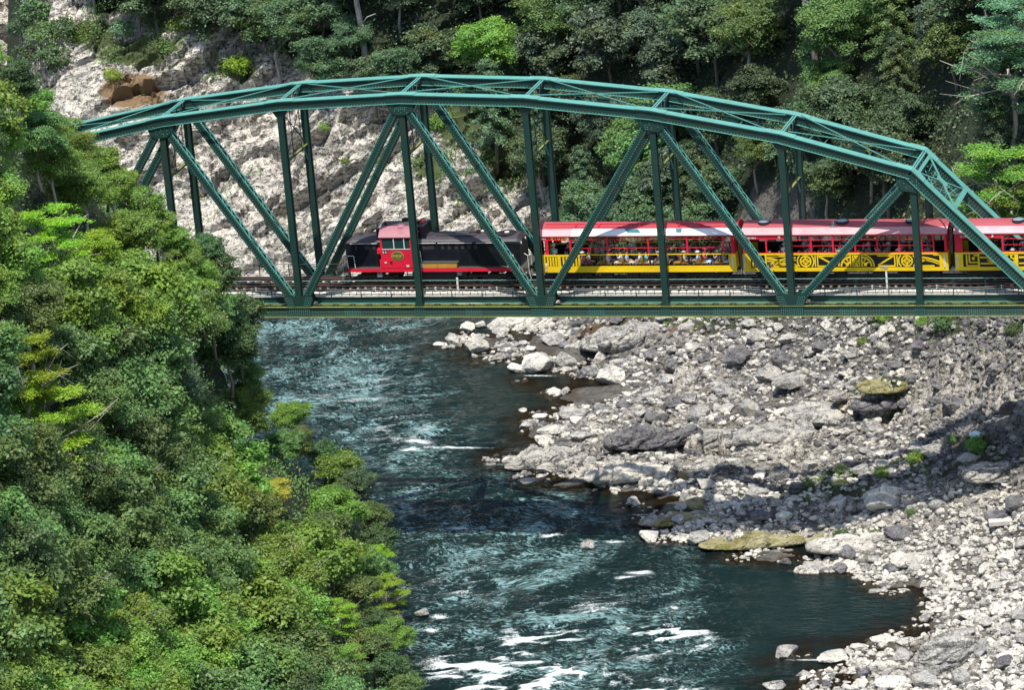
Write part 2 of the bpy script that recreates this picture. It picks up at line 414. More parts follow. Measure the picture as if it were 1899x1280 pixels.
# ---- struts between the trusses, sway frames, lateral bracing
for k in range(-3, 6):
    xk = P_ * k; z = HT[k] - .06
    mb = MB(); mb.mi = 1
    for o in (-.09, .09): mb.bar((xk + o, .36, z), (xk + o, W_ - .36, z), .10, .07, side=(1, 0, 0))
    mb.mi = 0
    zb = z - .95
    for o in (-.07, .07): mb.bar((xk + o, .3, zb), (xk + o, W_ - .3, zb), .08, .08, side=(1, 0, 0))
    n = 8
    for i in range(n):
        ya = .4 + (W_ - .8) * i / n; yb = .4 + (W_ - .8) * (i + 1) / n
        mb.bar((xk, ya, z - .05 if i % 2 else zb), (xk, yb, zb if i % 2 else z - .05), .05, .03, side=(1, 0, 0))
    for yy, yd in ((.36, 1.15), (W_ - .36, W_ - 1.15)):
        mb.prism_yz([(yy, z - .1), (yd, z - .75), (yy, z - 1.7)], xk - .012, xk + .012)
    part(mb, 'top_strut', GM)
    if k in (5, -3): continue
    mb = MB(); zl = z - 4.2; mb.mi = 2
    mb.bar((xk, .25, zl), (xk, W_ - .25, zl), .20, .05, side=(1, 0, 0)); mb.mi = 0
    mb.bar((xk, .25, zl - .09), (xk, W_ - .25, zl - .09), .05, .16, side=(1, 0, 0))
    for a, b in ((.3, W_ - .3), (W_ - .3, .3)): mb.bar((xk + .03 * (1 if a < 1 else -1), a, z - .9), (xk, b, zl + .1), .05, .05, side=(1, 0, 0))
    mb.mi = 1
    for a, b in ((.25, .85), (W_ - .25, W_ - .85)): mb.bar((xk, a, zl - 1.05), (xk, b, zl - .12), .08, .08, side=(1, 0, 0))
    mb.mi = 0; mb.bar((xk + .1, W_ / 2 - .9, z - 1), (xk + .1, W_ / 2 - .9, zl), .05, .05, side=(1, 0, 0)); mb.bar((xk + .1, W_ / 2 + .9, z - 1), (xk + .1, W_ / 2 + .9, zl), .05, .05, side=(1, 0, 0))
    part(mb, 'sway_frame', [M['green'], M['green_lit'], M['green_stained']])
mb = MB(); mb.mi = 1
for k in range(-3, 5):
    for a, b in ((.30, W_ - .30), (W_ - .30, .30)):
        o = .035 if a < 1 else -.01
        mb.bar((P_ * k + .45, a, HT[k] - .02 + o), (P_ * (k + 1) - .45, b, HT[k + 1] - .02 + o), .055, .05, side=(0, 0, 1))
        L = 34
        for i in range(1, L):
            t_ = i / L; q = np.array([P_ * k + .45 + (P_ - .9) * t_, a + (b - a) * t_, HT[k] + (HT[k + 1] - HT[k]) * t_ + .005 + o])
            rivet(mb, q, (0, 0, 1), .035, .02)
part(mb, 'lateral_bracing', GM)
for k in range(-3, 5):        # lattice girder hung beside the far chord
    mb = MB(); mb.mi = 0; a = np.array([P_ * k + .5, W_ - .95, HT[k] - .75]); b = np.array([P_ * (k + 1) - .5, W_ - .95, HT[k + 1] - .75]); dn = np.array([0, 0, -.62])
    for o in (0 * dn, dn): mb.bar(a + o, b + o, .12, .05, side=(0, 1, 0))
    n = 16
    for i in range(n):
        pa = a + (b - a) * i / n + (dn if i % 2 else 0 * dn); pb = a + (b - a) * (i + 1) / n + (0 * dn if i % 2 else dn); mb.mi = 1 if i % 2 else 0; mb.bar(pa, pb, .03, .055, side=(0, 1, 0))
    mb.mi = 0; c = (a + b) / 2 + dn / 2; mb.box(c[0] - .45, c[0] + .45, c[1] - .03, c[1] + .03, c[2] - .36, c[2] + .36)
    part(mb, 'lattice_girder', GM)
# portal bracing in the plane of the sloping end posts
for s, k0, k1 in ((1, 5, 6), (-1, -3, -4)):
    mb = MB(); a = np.array([P_ * k0, 0, HT[k0] - .02]); b = np.array([P_ * k1, 0, .93]); L = np.linalg.norm(b - a); d = (b - a) / L; f = 3.7
    lo = a + d * f; hi = a + d * .45; nn = np.array([d[2], 0, -d[0]]) * s; nn = nn if nn[2] > 0 else -nn
    mb.mi = 1
    mb.bar(lo + (0, .3, 0), lo + (0, W_ - .3, 0), .34, .06, side=d); mb.bar(hi + (0, .3, 0), hi + (0, W_ - .3, 0), .22, .06, side=d)
    for p, q in (((0, .38, 0), (0, W_ - .38, 0)), ((0, W_ - .38, 0), (0, .38, 0))):
        mb.bar(hi + p, lo + q, .15 if p[1] > 1 else .09, .05, side=d)
    c = (hi + lo) / 2 + (0, W_ / 2, 0); mb.bar(c - d * .42, c + d * .42, .62, .075)
    # lattice webs below, on the track side
    for p, q in (((0, .38, 0), (0, W_ - .38, 0)), ((0, W_ - .38, 0), (0, .38, 0))):
        A = hi + p - nn * .75; B_ = lo + q - nn * .75; mb.mi = 1; mb.bar(A, B_, .09, .05, side=d); n = 14
        for i in range(n):
            pa = (hi + p + (lo + q - hi - p) * i / n) - nn * (.75 if i % 2 else .03); pb = (hi + p + (lo + q - hi - p) * (i + 1) / n) - nn * (.03 if i % 2 else .75)
            mb.mi = 1; mb.bar(pa, pb, .045, .02, side=d)
    mb.mi = 0; mb.bar(lo + (0, .3, 0) - nn * .5, lo + (0, W_ - .3, 0) - nn * .5, .1, .1, side=d)
    part(mb, 'portal_bracing', GM)
# ---- floor
for k in range(-4, 7):
    mb = MB(); mb.box(P_ * k - .15, P_ * k + .15, .31, W_ - .31, .25, .28); mb.box(P_ * k - .15, P_ * k + .15, .31, W_ - .31, 1.05, 1.08); mb.box(P_ * k - .015, P_ * k + .015, .31, W_ - .31, .28, 1.05)
    part(mb, 'floor_beam', M['deck_steel'])
TY = W_ / 2; RZ = 1.78
for yy in (TY - .75, TY + .75):
    mb = MB(); mb.box(P_ * -4, P_ * 6, yy - .02, yy + .02, .62, 1.36); mb.box(P_ * -4, P_ * 6, yy - .14, yy + .14, 1.362, 1.385); mb.box(P_ * -4, P_ * 6, yy - .14, yy + .14, .595, .618)
    part(mb, 'stringer', M['deck_steel'])
mb = MB()
for i in range(60):
    x = P_ * -4 + i * P_ / 6
    if i % 2: mb.bar((x, TY - .72, .7), (x + P_ / 6, TY + .72, .7), .07, .02, side=(0, 0, 1))
    else: mb.bar((x, TY + .72, .7), (x + P_ / 6, TY - .72, .7), .07, .02, side=(0, 0, 1))
part(mb, 'deck_bracing', M['deck_steel'])
# ---- walkways (near and far)
for ya, yb, s in ((.40, 1.72, -1), (W_ - 1.05, W_ - .40, 1)):
    mb = MB(); yf = ya if s < 0 else yb
    for k in range(-4, 6):                       # fascia channel broken at the big gussets
        a, b_ = P_ * k, P_ * (k + 1)
        a += 1.12 if k % 2 == 0 else 0; b_ -= 1.12 if k % 2 else 0
        mb.box(a, b_, yf - .02, yf + .02, .80, 1.20); mb.box(a, b_, yf - .08, yf - .021, 1.17, 1.2); mb.mi = 1; mb.box(a, b_, yf - .10, yf + .06, .772, .798); mb.mi = 0
    part(mb, 'walkway_beam', [M['green'], M['green_lit']])
    mb = MB()
    for i in range(int(P_ * 10 / .9)):
        x = P_ * -4 + i * .9
        for j in range(5 if s < 0 else 3):
            w3 = (yb - ya - .06) / (5 if s < 0 else 3); dz = random.uniform(-.008, .012)
            mb.box(x + .012, x + .888, ya + .03 + j * w3 + .006, ya + .03 + (j + 1) * w3 - .006, 1.205 + dz, 1.25 + dz)
    part(mb, 'walkway_planks', M['plank'])
# ---- handrails
for yf, near in ((.42, True), (W_ - .42, False)):
    mb = MB(); st = P_ / 4
    for i in range(41):
        x = P_ * -4 + i * st
        if abs((x / P_) % 2) < .06 or abs((x / P_) % 2 - 2) < .06: continue
        mb.box(x - .03, x + .03, yf - .05, yf - .02, .82, 2.35)
        mb.bar((x, yf - .03, 1.2), (x, yf - .03, .84), .10, .06)
    for z, t_ in ((2.34, .045), (1.97, .035), (1.60, .03)):
        mb.mi = 1 if z > 2.3 else 0; mb.box(P_ * -4, P_ * 6, yf - .06, yf - .02, z, z + t_)
    mb.mi = 0
    part(mb, 'handrail', [M['green'], M['rail_paint']])
    if near:
        mb = MB()
        for k in range(-4, 6):
            a, b_ = P_ * k + .2, P_ * (k + 1) - .2
            if k % 2 == 0: a += .5
            else: b_ -= .5
            mb.box(a, b_, yf + .10, yf + .14, 1.36, 1.40)
            for j in range(int((b_ - a) / .53)): mb.box(a + j * .53, a + j * .53 + .035, yf + .10, yf + .13, 1.25, 1.60)
            mb.box(a, b_, yf + .10, yf + .14, 1.60, 1.63)
        part(mb, 'cable_ladder', M['green'])
# bearings and abutments
for k, nm in ((-4, ''), (6, '')):
    ab = empty('abutment', (P_ * k, TY, WZ)); tag(ab, 'pale stone abutment under the %s end of the truss bridge' % ('far forest' if k < 0 else 'rocky bank'), 'abutment')
    mb = MB(); x = 0; mb.box(-1.4, 1.4, -3.6, 3.6, 1, 17.2); mb.box(-1.6, 1.6, -3.9, 3.9, 17.2, 17.75); mb.build('stone_block', M['concrete'], ab)
    mb = MB()
    for yy in (-TY, TY): mb.box(-.5, .5, yy - .4, yy + .4, 17.755, 18.02 - .03)
    mb.build('bearing', M['dark'], ab)

# ============================================================ TRACK
track = tag(empty('railway_track', (12, TY, RZ)), 'single railway track with rusty rails and timber sleepers along the bridge', 'railway track')
def tpart(mb, name, mats):
    o = mb.build(name, mats, track); o.matrix_parent_inverse = Matrix.Translation((-12, -TY, -RZ)); return o
TX0, TX1 = -75, 105
for s in (-1, 1):
    yy = TY + s * .555; mb = MB(); mb.mi = 0
    mb.box(TX0, TX1, yy - .06, yy + .06, RZ - .14, RZ - .125); mb.box(TX0, TX1, yy - .01, yy + .01, RZ - .125, RZ - .03); mb.mi = 1; mb.box(TX0, TX1, yy - .032, yy + .032, RZ - .03, RZ)
    tpart(mb, 'rail', [M['rust'], M['rail_top']])
    mb = MB(); yy = TY + s * .42; mb.box(TX0, TX1, yy - .05, yy + .05, RZ - .14, RZ - .128); mb.box(TX0, TX1, yy - .01, yy + .01, RZ - .128, RZ - .02); tpart(mb, 'guard_rail', M['rust'])
mb = MB()
for s in (-1, 1): mb.box(TX0, TX1, TY + s * 1.02 - .06, TY + s * 1.02 + .06, RZ - .14, RZ - .02)
tpart(mb, 'guard_timber', M['rust'])
mb0 = MB(); mb0.box(-.10, .10, -1.12, 1.12, -.2, 0)
mb0.mi = 1; mb0.box(-.06, .06, -1.14, -1.121, -.15, -.04)
xs = np.arange(-30.0, 60.0, .545); sl0 = None
big = MB()
for i, x in enumerate(sorted(xs, key=lambda q: abs(q - 14))):
    if i < 100:
        if sl0 is None:
            sl0 = mb0.build('sleeper', [M['sleeper'], M['plate_light']], track); o = sl0
        else: o = sl0.copy(); col.objects.link(o)
        o.parent = track; o.location = (x - 12 + random.uniform(-.03, .03), random.uniform(-.05, .05), -.145); o.rotation_euler = (0, 0, random.uniform(-.01, .01))
    else: big.box(x - .10, x + .10, TY - 1.12, TY + 1.12, RZ - .345, RZ - .145)
for x in np.arange(60.2, TX1, .6): big.box(x - .10, x + .10, TY - 1.12, TY + 1.12, RZ - .345, RZ - .145)
for x in np.arange(TX0, -30.2, .6): big.box(x - .10, x + .10, TY - 1.12, TY + 1.12, RZ - .345, RZ - .145)
o = tpart(big, 'sleepers_beyond', M['sleeper']); o['kind'] = 'stuff'
# ---- wires on the handrail, with insulators
for z, nm in ((1.86, 'upper'), (1.70, 'lower')):
    mb = MB(); pts = []; st = P_ / 2; x = -16.
    while x < 51:
        for j in range(8): t_ = j / 8; pts.append((x + st * t_, .34, z - .12 * 4 * t_ * (1 - t_) * (1 if nm == 'upper' else .6)))
        x += st
    mb.tube(pts, .014, 4); root = mb.build('signal_wire', M['wire'], None)
    tag(root, 'thin %s wire sagging along the near bridge handrail between white insulators' % nm, 'wire')
    mb = MB(); x = -16.
    while x < 51:
        mb.cyl((x, .34, z - .04), .045, .08, 'z', 8); x += st
    mb.build('insulator', M['white'], root)
# ---- white marker posts on the walkway
for (px, z1, lab) in ((1645, 2.85, 'white kilometre post with a box head beside the track below the second coach'), (849, 2.35, 'short white post beside the track below the locomotive')):
    x = 0; best = 9e9
    for c in np.linspace(-5, 50, 1101):
        e = abs(project([c, 1.0, 1.9])[0][0] - px)
        if e < best: best = e; x = c
    r_ = tag(empty('marker_post', (x, 1.0, 1.25)), lab, 'post')
    mb = MB(); mb.box(-.06, .06, -.05, .05, 0, z1 - 1.25); mb.build('post', M['white'], r_)
    if px > 1000:
        mb = MB(); mb.box(-.13, .13, -.09, .09, z1 - 1.25, z1 - 1.05); mb.box(-.38, -.16, -.06, .06, z1 - 1.40, z1 - 1.15); mb.build('head_box', M['plate_light'], r_)
# ============================================================ TRAIN
SY = TY - 1.42                                    # near side plane of the vehicles (2.84 m wide)
def text_mesh(name, s, size, matl, parent, loc, rx=R(90), depth=.012, align='LEFT', bold=0.0):
    cu = bpy.data.curves.new(name, 'FONT'); cu.body = s; cu.size = size; cu.extrude = depth; cu.offset = bold; cu.align_x = align; cu.resolution_u = 3
    o = bpy.data.objects.new(name, cu); col.objects.link(o); bpy.context.view_layer.update()
    me = bpy.data.meshes.new_from_object(o.evaluated_get(bpy.context.evaluated_depsgraph_get()))
    col.objects.unlink(o); bpy.data.objects.remove(o)
    me.materials.clear(); me.materials.append(matl)
    q = obj(name, me, parent); q.location = loc; q.rotation_euler = (rx, 0, 0); return q
def wheelset(parent, x, r=.43):
    mb = MB()
    for yy in (-.60, .52): mb.cyl((x, yy, r), r, .09, 'y', 18)
    mb.cyl((x, -.6, r), .08, 1.2, 'y', 8)
    return mb
def bogie(root, x, base=1.9, r=.43):
    mb = MB()
    for yy in (-.98, .86):
        mb.box(x - base / 2 - .45, x + base / 2 + .45, yy, yy + .12, r + .05, r + .25)
        mb.box(x - .35, x + .35, yy - .02, yy + .14, r - .18, r + .05)
        for s in (-1, 1):
            mb.box(x + s * base / 2 - .16, x + s * base / 2 + .16, yy - .04, yy + .12, r - .16, r + .12)
            mb.cyl((x + s * base / 2 * .55, yy + .06, r - .1), .09, .3, 'z', 8)
    mb.box(x - .2, x + .2, -.95, .95, r + .0, r + .3)
    b_ = mb.build('bogie', M['dark'], root)
    for s in (-1, 1):
        w_ = wheelset(root, x + s * base / 2, r).build('wheelset', M['dark'], b_)
    return b_
def roof_profile(w, z0, z1, n=12, flat=.45):
    pts = []
    for i in range(n + 1):
        t_ = -1 + 2 * i / n; pts.append((t_ * w, z0 + (z1 - z0) * (1 - abs(t_) ** 2.3)))
    return pts
def loft_x(mb, prof_list):                        # list of (x, [(y,z)...]) open profiles
    n = len(prof_list[0][1]); vs = [(x, y, z) for x, pr in prof_list for y, z in pr]
    mb.add(vs, [(i * n + j, i * n + j + 1, (i + 1) * n + j + 1, (i + 1) * n + j) for i in range(len(prof_list) - 1) for j in range(n - 1)])
# ---------------------------------------------------------- locomotive (origin: rail level, body from 0 to 13.1 in X)
LX = 2.95
loco = tag(empty('diesel_locomotive', (LX, TY, RZ)), 'black and red diesel locomotive with a red cab leading the train', 'locomotive')
mb = MB(); mb.box(.35, 12.7, -1.40, 1.40, 1.0, 1.22); mb.build('frame', M['red'], loco)
mb = MB(); mb.box(.0, 13.05, -1.36, 1.36, 1.225, 1.25); mb.box(0, .33, -1.38, 1.38, .95, 1.22); mb.box(12.72, 13.05, -1.38, 1.38, .95, 1.22); mb.build('footplate', M['loco_deck'], loco)
def hood(name, x0, x1, chamf0, chamf1, ws=.98, z0=1.25, zs=2.95, zt=3.28):
    prof = [(-ws, z0), (-ws, zs - .12), (-ws + .03, zs), (-ws + .16, zs + .15), (-ws + .42, zt - .05), (-.35, zt), (.35, zt), (ws - .42, zt - .05), (ws - .16, zs + .15), (ws - .03, zs), (ws, zs - .12), (ws, z0)]
    n = len(prof); mb = MB(); xs_ = [x0, x0 + chamf0, x1 - chamf1, x1]
    vs = []
    for i, x in enumerate(xs_):
        for y, z in prof:
            q = z
            if (i == 0 and chamf0) or (i == 3 and chamf1): q = min(z, zt - .36)
            vs.append((x, y, q))
    fs = []; ms = []
    mb.add(vs, [(i * n + j, (i + 1) * n + j, (i + 1) * n + j + 1, i * n + j + 1) for i in range(3) for j in range(n - 1)] + [tuple(range(n)), tuple(3 * n + k for k in range(n))])
    mb.m = [1 if (k < 3 * (n - 1) and 2 <= (k % (n - 1)) <= n - 4) else 0 for k in range(len(mb.f))]
    return mb.build(name, [M['loco_black'], M['loco_roof']], loco)
h1 = hood('short_hood', .18, 2.62, .45, 0); h2 = hood('long_hood', 5.15, 12.45, 0, .22)
def strip(par, x0, x1, z=2.90):
    mb = MB(); mb.tube([(x0, -1.06, z), (x1, -1.06, z)], .022, 5)
    for x in (x0 + .03, (x0 + x1) / 2, x1 - .03): mb.tube([(x, -1.06, z), (x, -.97, z)], .014, 4)
    mb.build('grab_rail', M['white'], par)
strip(h1, .55, 2.45)
for a, b_ in ((5.35, 6.6), (6.75, 9.15), (9.45, 11.3)): strip(h2, a, b_)
mb = MB()
for x, w_ in ((.85, .14), (1.55, .42), (2.1, .22)): mb.box(x, x + w_, -.988, -.975, 2.45, 2.72)
mb.build('side_vent', M['dark'], h1).data.materials[0] = M['loco_roof']
mb = MB()
for x, w_ in ((5.6, .85), (6.95, .2), (7.42, .2), (7.9, .22), (8.35, .2), (8.8, .22), (9.28, .2)): mb.box(x, x + w_, -.988, -.975, 2.45, 2.72)
mb.build('side_vent', M['loco_roof'], h2)
mb = MB()
for x in (5.9, 6.65, 7.4, 8.15, 8.9, 9.55, 10.4, 11.3, 12.0): mb.box(x, x + .015, -.99, -.975, 1.35, 2.75)
mb.box(5.3, 12.2, -.99, -.975, 2.30, 2.315); mb.build('door_seam', M['dark'], h2)
mb = MB()
for x in (.75, 1.3, 1.9, 2.3): mb.box(x, x + .015, -.99, -.975, 1.35, 2.75)
mb.build('door_seam', M['dark'], h1)
# roof things on hoods
mb = MB(); mb.cyl((11.35, 0, 3.285), .66, .035, 'z', 28); fan = mb.build('fan_ring', M['dark'], h2)
mb = MB(); mb.cyl((11.35, 0, 3.322), .17, .05, 'z', 16); mb.build('fan_hub', M['white'], fan)
mb = MB()
for i in range(12):
    a = i * math.pi / 6; mb.bar((11.35 + .2 * math.cos(a), .2 * math.sin(a), 3.335), (11.35 + .6 * math.cos(a), .6 * math.sin(a), 3.335), .05, .012, side=(0, 0, 1))
mb.build('fan_blade_guard', M['loco_roof'], fan)
mb = MB()
for x0, x1, y0, y1 in ((6.5, 7.6, -.5, .5), (7.8, 9.3, -.55, .55), (5.4, 6.2, -.4, .4)): mb.box(x0, x1, y0, y1, 3.262, 3.305)
mb.build('roof_hatch', M['loco_roof'], h2)
mb = MB(); mb.cyl((9.35, .05, 3.28), .16, .2, 'z', 12); mb.box(8.7, 9.3, -.05, .15, 3.306, 3.36); mb.build('exhaust_stack', M['dark'], h2)
mb = MB(); mb.box(.95, 1.2, -.2, .05, 3.27, 3.33); mb.box(1.6, 2.0, .2, .5, 3.27, 3.31); mb.build('roof_hatch', M['dark'], h1)
# cab
cab = empty('cab', (0, 0, 0)); cab.parent = loco; bpy.data.objects.remove(cab)
CX0, CX1 = 2.78, 5.0
mb = MB(); yw = 1.40
def wall_with_opening(mb, x0, x1, y, z0, z1, ox0, ox1, oz0, oz1, t=.05):
    mb.box(x0, ox0, y, y + t, z0, z1); mb.box(ox1, x1, y, y + t, z0, z1); mb.box(ox0, ox1, y, y + t, z0, oz0); mb.box(ox0, ox1, y, y + t, oz1, z1)
wall_with_opening(mb, CX0, CX1, -yw, 1.26, 3.50, CX0 + .14, CX1 - .12, 2.62, 3.38)
wall_with_opening(mb, CX0, CX1, yw - .05, 1.26, 3.50, CX0 + .14, CX1 - .12, 2.62, 3.38)
for x in (CX0, CX1 - .05):
    mb.box(x, x + .05, -yw + .052, yw - .052, 1.26, 2.9); mb.box(x, x + .05, -yw + .052, -.9, 2.9, 3.6); mb.box(x, x + .05, .9, yw - .052, 2.9, 3.6); mb.box(x, x + .05, -.9, .9, 3.45, 3.9)
mb.box(CX0 - .25, CX0, -yw + .01, -yw + .4, 2.28, 2.6); mb.box(CX0 - .12, CX0, -yw + .01, -yw + .3, 1.26, 1.85)
cabo = mb.build('cab', M['red'], loco)
mb = MB(); pr_ = [(t_ * 1.47, 3.46 + .66 * (1 - abs(t_) ** 2.2)) for t_ in np.linspace(-1, 1, 15)]; pr2 = [(y, z - .04) for y, z in pr_]
n = len(pr_)
for (a, b_) in ((CX0 - .06, CX1 + .06),):
    vs = [(a, y, z) for y, z in pr_] + [(b_, y, z) for y, z in pr_] + [(a, y, z) for y, z in pr2] + [(b_, y, z) for y, z in pr2]
    fs = [(j, j + 1, n + j + 1, n + j) for j in range(n - 1)] + [(2 * n + j, 3 * n + j, 3 * n + j + 1, 2 * n + j + 1) for j in range(n - 1)] + \
         [(j, 2 * n + j, 2 * n + j + 1, j + 1) for j in range(n - 1)] + [(n + j, n + j + 1, 3 * n + j + 1, 3 * n + j) for j in range(n - 1)] + [(0, n, 3 * n, 2 * n), (n - 1, 3 * n - 1, 4 * n - 1, 2 * n - 1)]
    mb.add(vs, fs); mb.m = [1 if (k < n - 1 and 4 <= k <= n - 6) else 0 for k in range(len(fs))]
cr = mb.build('cab_roof', [M['cab_roof'], M['cab_roof_top']], loco)
mb = MB(); mb.bar((3.95, -.70, 3.995), (4.35, -.70, 3.995), .4, .05, side=(0, .86, .35)); mb.build('roof_patch', M['cab_roof'], cr)
mb = MB(); mb.cyl((3.0, -.45, 3.98), .09, .16, 'z', 10); mb.cyl((3.0, -.45, 4.14), .05, .16, 'z', 8); mb.box(4.0, 4.5, .1, .5, 4.13, 4.28); mb.build('roof_horn', M['dark'], cr)
mb = MB(); mb.box(CX0 + .14, CX1 - .12, -yw + .02, -yw + .03, 2.62, 3.38); mb.box(CX0 + .14, CX1 - .12, yw - .03, yw - .02, 2.62, 3.38)
mb.box(CX0 + .01, CX0 + .02, -.9, .9, 2.9, 3.45); mb.box(CX1 - .03, CX1 - .02, -.9, .9, 2.9, 3.45)
gl = mb.build('cab_window', M['glass'], cabo)
mb = MB()
for x in (CX0 + .95, CX0 + 1.68): mb.box(x, x + .06, -yw - .02, -yw + .015, 2.62, 3.38)
mb.box(CX0 + .12, CX1 - .1, -yw - .03, -yw - .002, 2.58, 2.625); mb.build('window_frame', M['white'], gl)
# black stacks either side of the cab
mb = MB(); mb.box(CX0 - .34, CX0 - .07, -.85, .85, 3.1, 3.72); mb.box(CX0 - .34, CX0 + .5, -.92, -.5, 3.72, 3.86); mb.build('front_ventilator', M['loco_black'], loco)
mb = MB(); mb.prism_xz([(CX1 + .07, 3.0), (CX1 + .9, 3.0), (CX1 + .78, 4.0), (CX1 + .07, 3.92)], -.75, .85); ex = mb.build('rear_ventilator', M['loco_black'], loco)
mb = MB(); mb.box(CX1 - .1, CX1 + .42, -.98, -.60, 3.62, 3.72); mb.cyl((CX1 + .35, .35, 4.02), .16, .12, 'z', 12); mb.build('red_bracket', M['red'], ex)
mb = MB(); mb.cyl((CX1 + .25, -.55, 3.93), .07, .14, 'z', 10); mb.build('warning_light', M['chrome'], ex)
# emblem
mb = MB(); ec = (3.95, 2.12)
mb.prism_xz([(ec[0] + .43 * math.cos(a), ec[1] + .33 * math.sin(a)) for a in np.linspace(0, 2 * math.pi, 33)[:-1]], -yw - .02, -yw - .002)
em = mb.build('emblem_plate', M['gold'], loco)
mb = MB(); mb.prism_xz([(ec[0] + .40 * math.cos(a), ec[1] + .30 * math.sin(a)) for a in np.linspace(0, 2 * math.pi, 33)[:-1]], -yw - .026, -yw - .0205); mb.build('emblem_field', M['emblem'], em)
text_mesh('emblem_lettering', '嵯峨野', .24, M['gold'], em, (ec[0], -yw - .028, ec[1] - .10), align='CENTER', bold=.004)
text_mesh('emblem_lettering', 'DE10 1104', .07, M['gold'], em, (ec[0], -yw - .028, ec[1] - .21), align='CENTER')
mb = MB()
mb.box(CX0 + .14, CX0 + .28 + .22, -yw - .012, -yw - .002, 2.3, 2.49); pl = mb.build('class_plate', M['dark'], cabo)
text_mesh('plate_letter', 'S A', .2, M['white'], pl, (CX0 + .155, -yw - .014, 2.32), bold=.006)
mb = MB(); mb.box(CX0 + .22, CX0 + .38, -yw - .03, -yw - .002, 1.62, 1.70); mb.build('notice_plate', M['white'], cabo); mb = MB(); mb.box(CX1 - .48, CX1 - .28, -yw - .012, -yw - .002, 1.36, 1.48); mb.build('notice_plate', M['white'], cabo)
mb = MB()
for x in np.arange(CX0 + .15, CX1 - .1, .28): mb.cyl((x, -yw - .03, 1.62 if int(x * 10) % 2 else 1.34), .02, .03, 'y', 6)
mb.box(CX0 + .62, CX0 + .78, -yw - .06, -yw - .002, 1.68, 1.76); mb.build('bolt', M['dark'], cabo)
# battery boxes on the running board
mb = MB(); mb.box(5.35, 8.05, -1.39, -1.0, 1.255, 1.60); bb = mb.build('battery_box', M['ochre'], loco)
mb = MB(); mb.box(5.15, 8.12, -1.41, -.985, 1.602, 1.64); mb.box(6.70, 6.72, -1.396, -1.391, 1.26, 1.6); mb.build('box_lid', M['loco_deck'], bb)
mb = MB(); mb.box(5.36, 5.72, -1.397, -1.391, 1.28, 1.58); mb.build('grille', M['plate_light'], bb)
# handrails, steps, couplers
def rail_hoop(x0, x1, z0, z1, y, mbx): mbx.tube([(x0, y, z0), (x0 - .04, y, z1 - .06), (x0, y, z1), (x1 - .05, y, z1), (x1, y, z1 - .06), (x1 + .05, y, z0)], .024, 6)
for x0, x1, z0, z1 in ((.36, .82, 1.25, 2.12), (5.28, 5.55, 1.64, 2.45), (11.6, 12.05, 1.25, 2.15)):
    mb = MB(); rail_hoop(x0, x1, z0, z1, -1.33, mb); mb.build('handrail', M['white'], loco)
for s, xe in ((-1, 0), (1, 13.05)):
    for yy in (-1.34, 1.34):
        mb = MB(); mb.tube([(xe - s * .02, yy, .25), (xe + s * .12, yy, .5), (xe + s * .02, yy, .9), (xe - s * .0, yy, 2.1), (xe - s * .25, yy * .95, 2.22)], .022, 6)
        mb.tube([(xe + s * .08, yy * .6, 1.25), (xe + s * .08, yy * .6, 2.05), (xe + s * .02, yy * .95, 2.05)], .02, 6); mb.build('end_handrail', M['white'], loco)
        mb = MB(); y0, y1 = (yy, yy + .4) if yy < 0 else (yy - .4, yy)
        for z in (.28, .62, .94): mb.box(min(xe, xe - s * .36), max(xe, xe - s * .36), y0, y1, z, z + .03)
        mb.box(min(xe - s * .36, xe - s * .38), max(xe - s * .36, xe - s * .38), y0, y1, .28, 1.2)
        mb.build('step', M['loco_deck'], loco)
    mb = MB(); mb.box(min(xe, xe + s * .42), max(xe, xe + s * .42), -.12, .12, .72, .98); mb.box(min(xe + s * .3, xe + s * .5), max(xe + s * .3, xe + s * .5), -.18, .18, .68, 1.02)
    mb.tube([(xe + s * .02, -.5, .9), (xe + s * .25, -.5, .5), (xe + s * .3, -.35, .75)], .03, 6); mb.build('coupler', M['dark'], loco)
    for yy in (-.55, .55):
        mb = MB(); xx = xe - s * (.22 if s < 0 else .62); mb.cyl((xx + s * -.02, yy, 2.75 if s > 0 else 2.2), .11, .08 * s, 'x', 12); mb.build('headlight', M['white'], loco)
mb = MB(); mb.box(4.8, 8.0, -1.15, 1.15, .3, .98); mb.box(8.1, 8.6, -1.0, 1.0, .5, .98); mb.build('fuel_tank', M['dark'], loco)
bogie(loco, 2.3, 1.95); bogie(loco, 10.35, 2.4)
mb = wheelset(loco, 9.2); mb.build('wheelset', M['dark'], loco)
mb = MB(); mb.box(2.35, 2.7, -1.3, -1.15, .62, .9); mb.box(8.0, 8.3, -1.3, -1.1, .72, .95); mb.build('equipment_box', M['chrome'], loco)
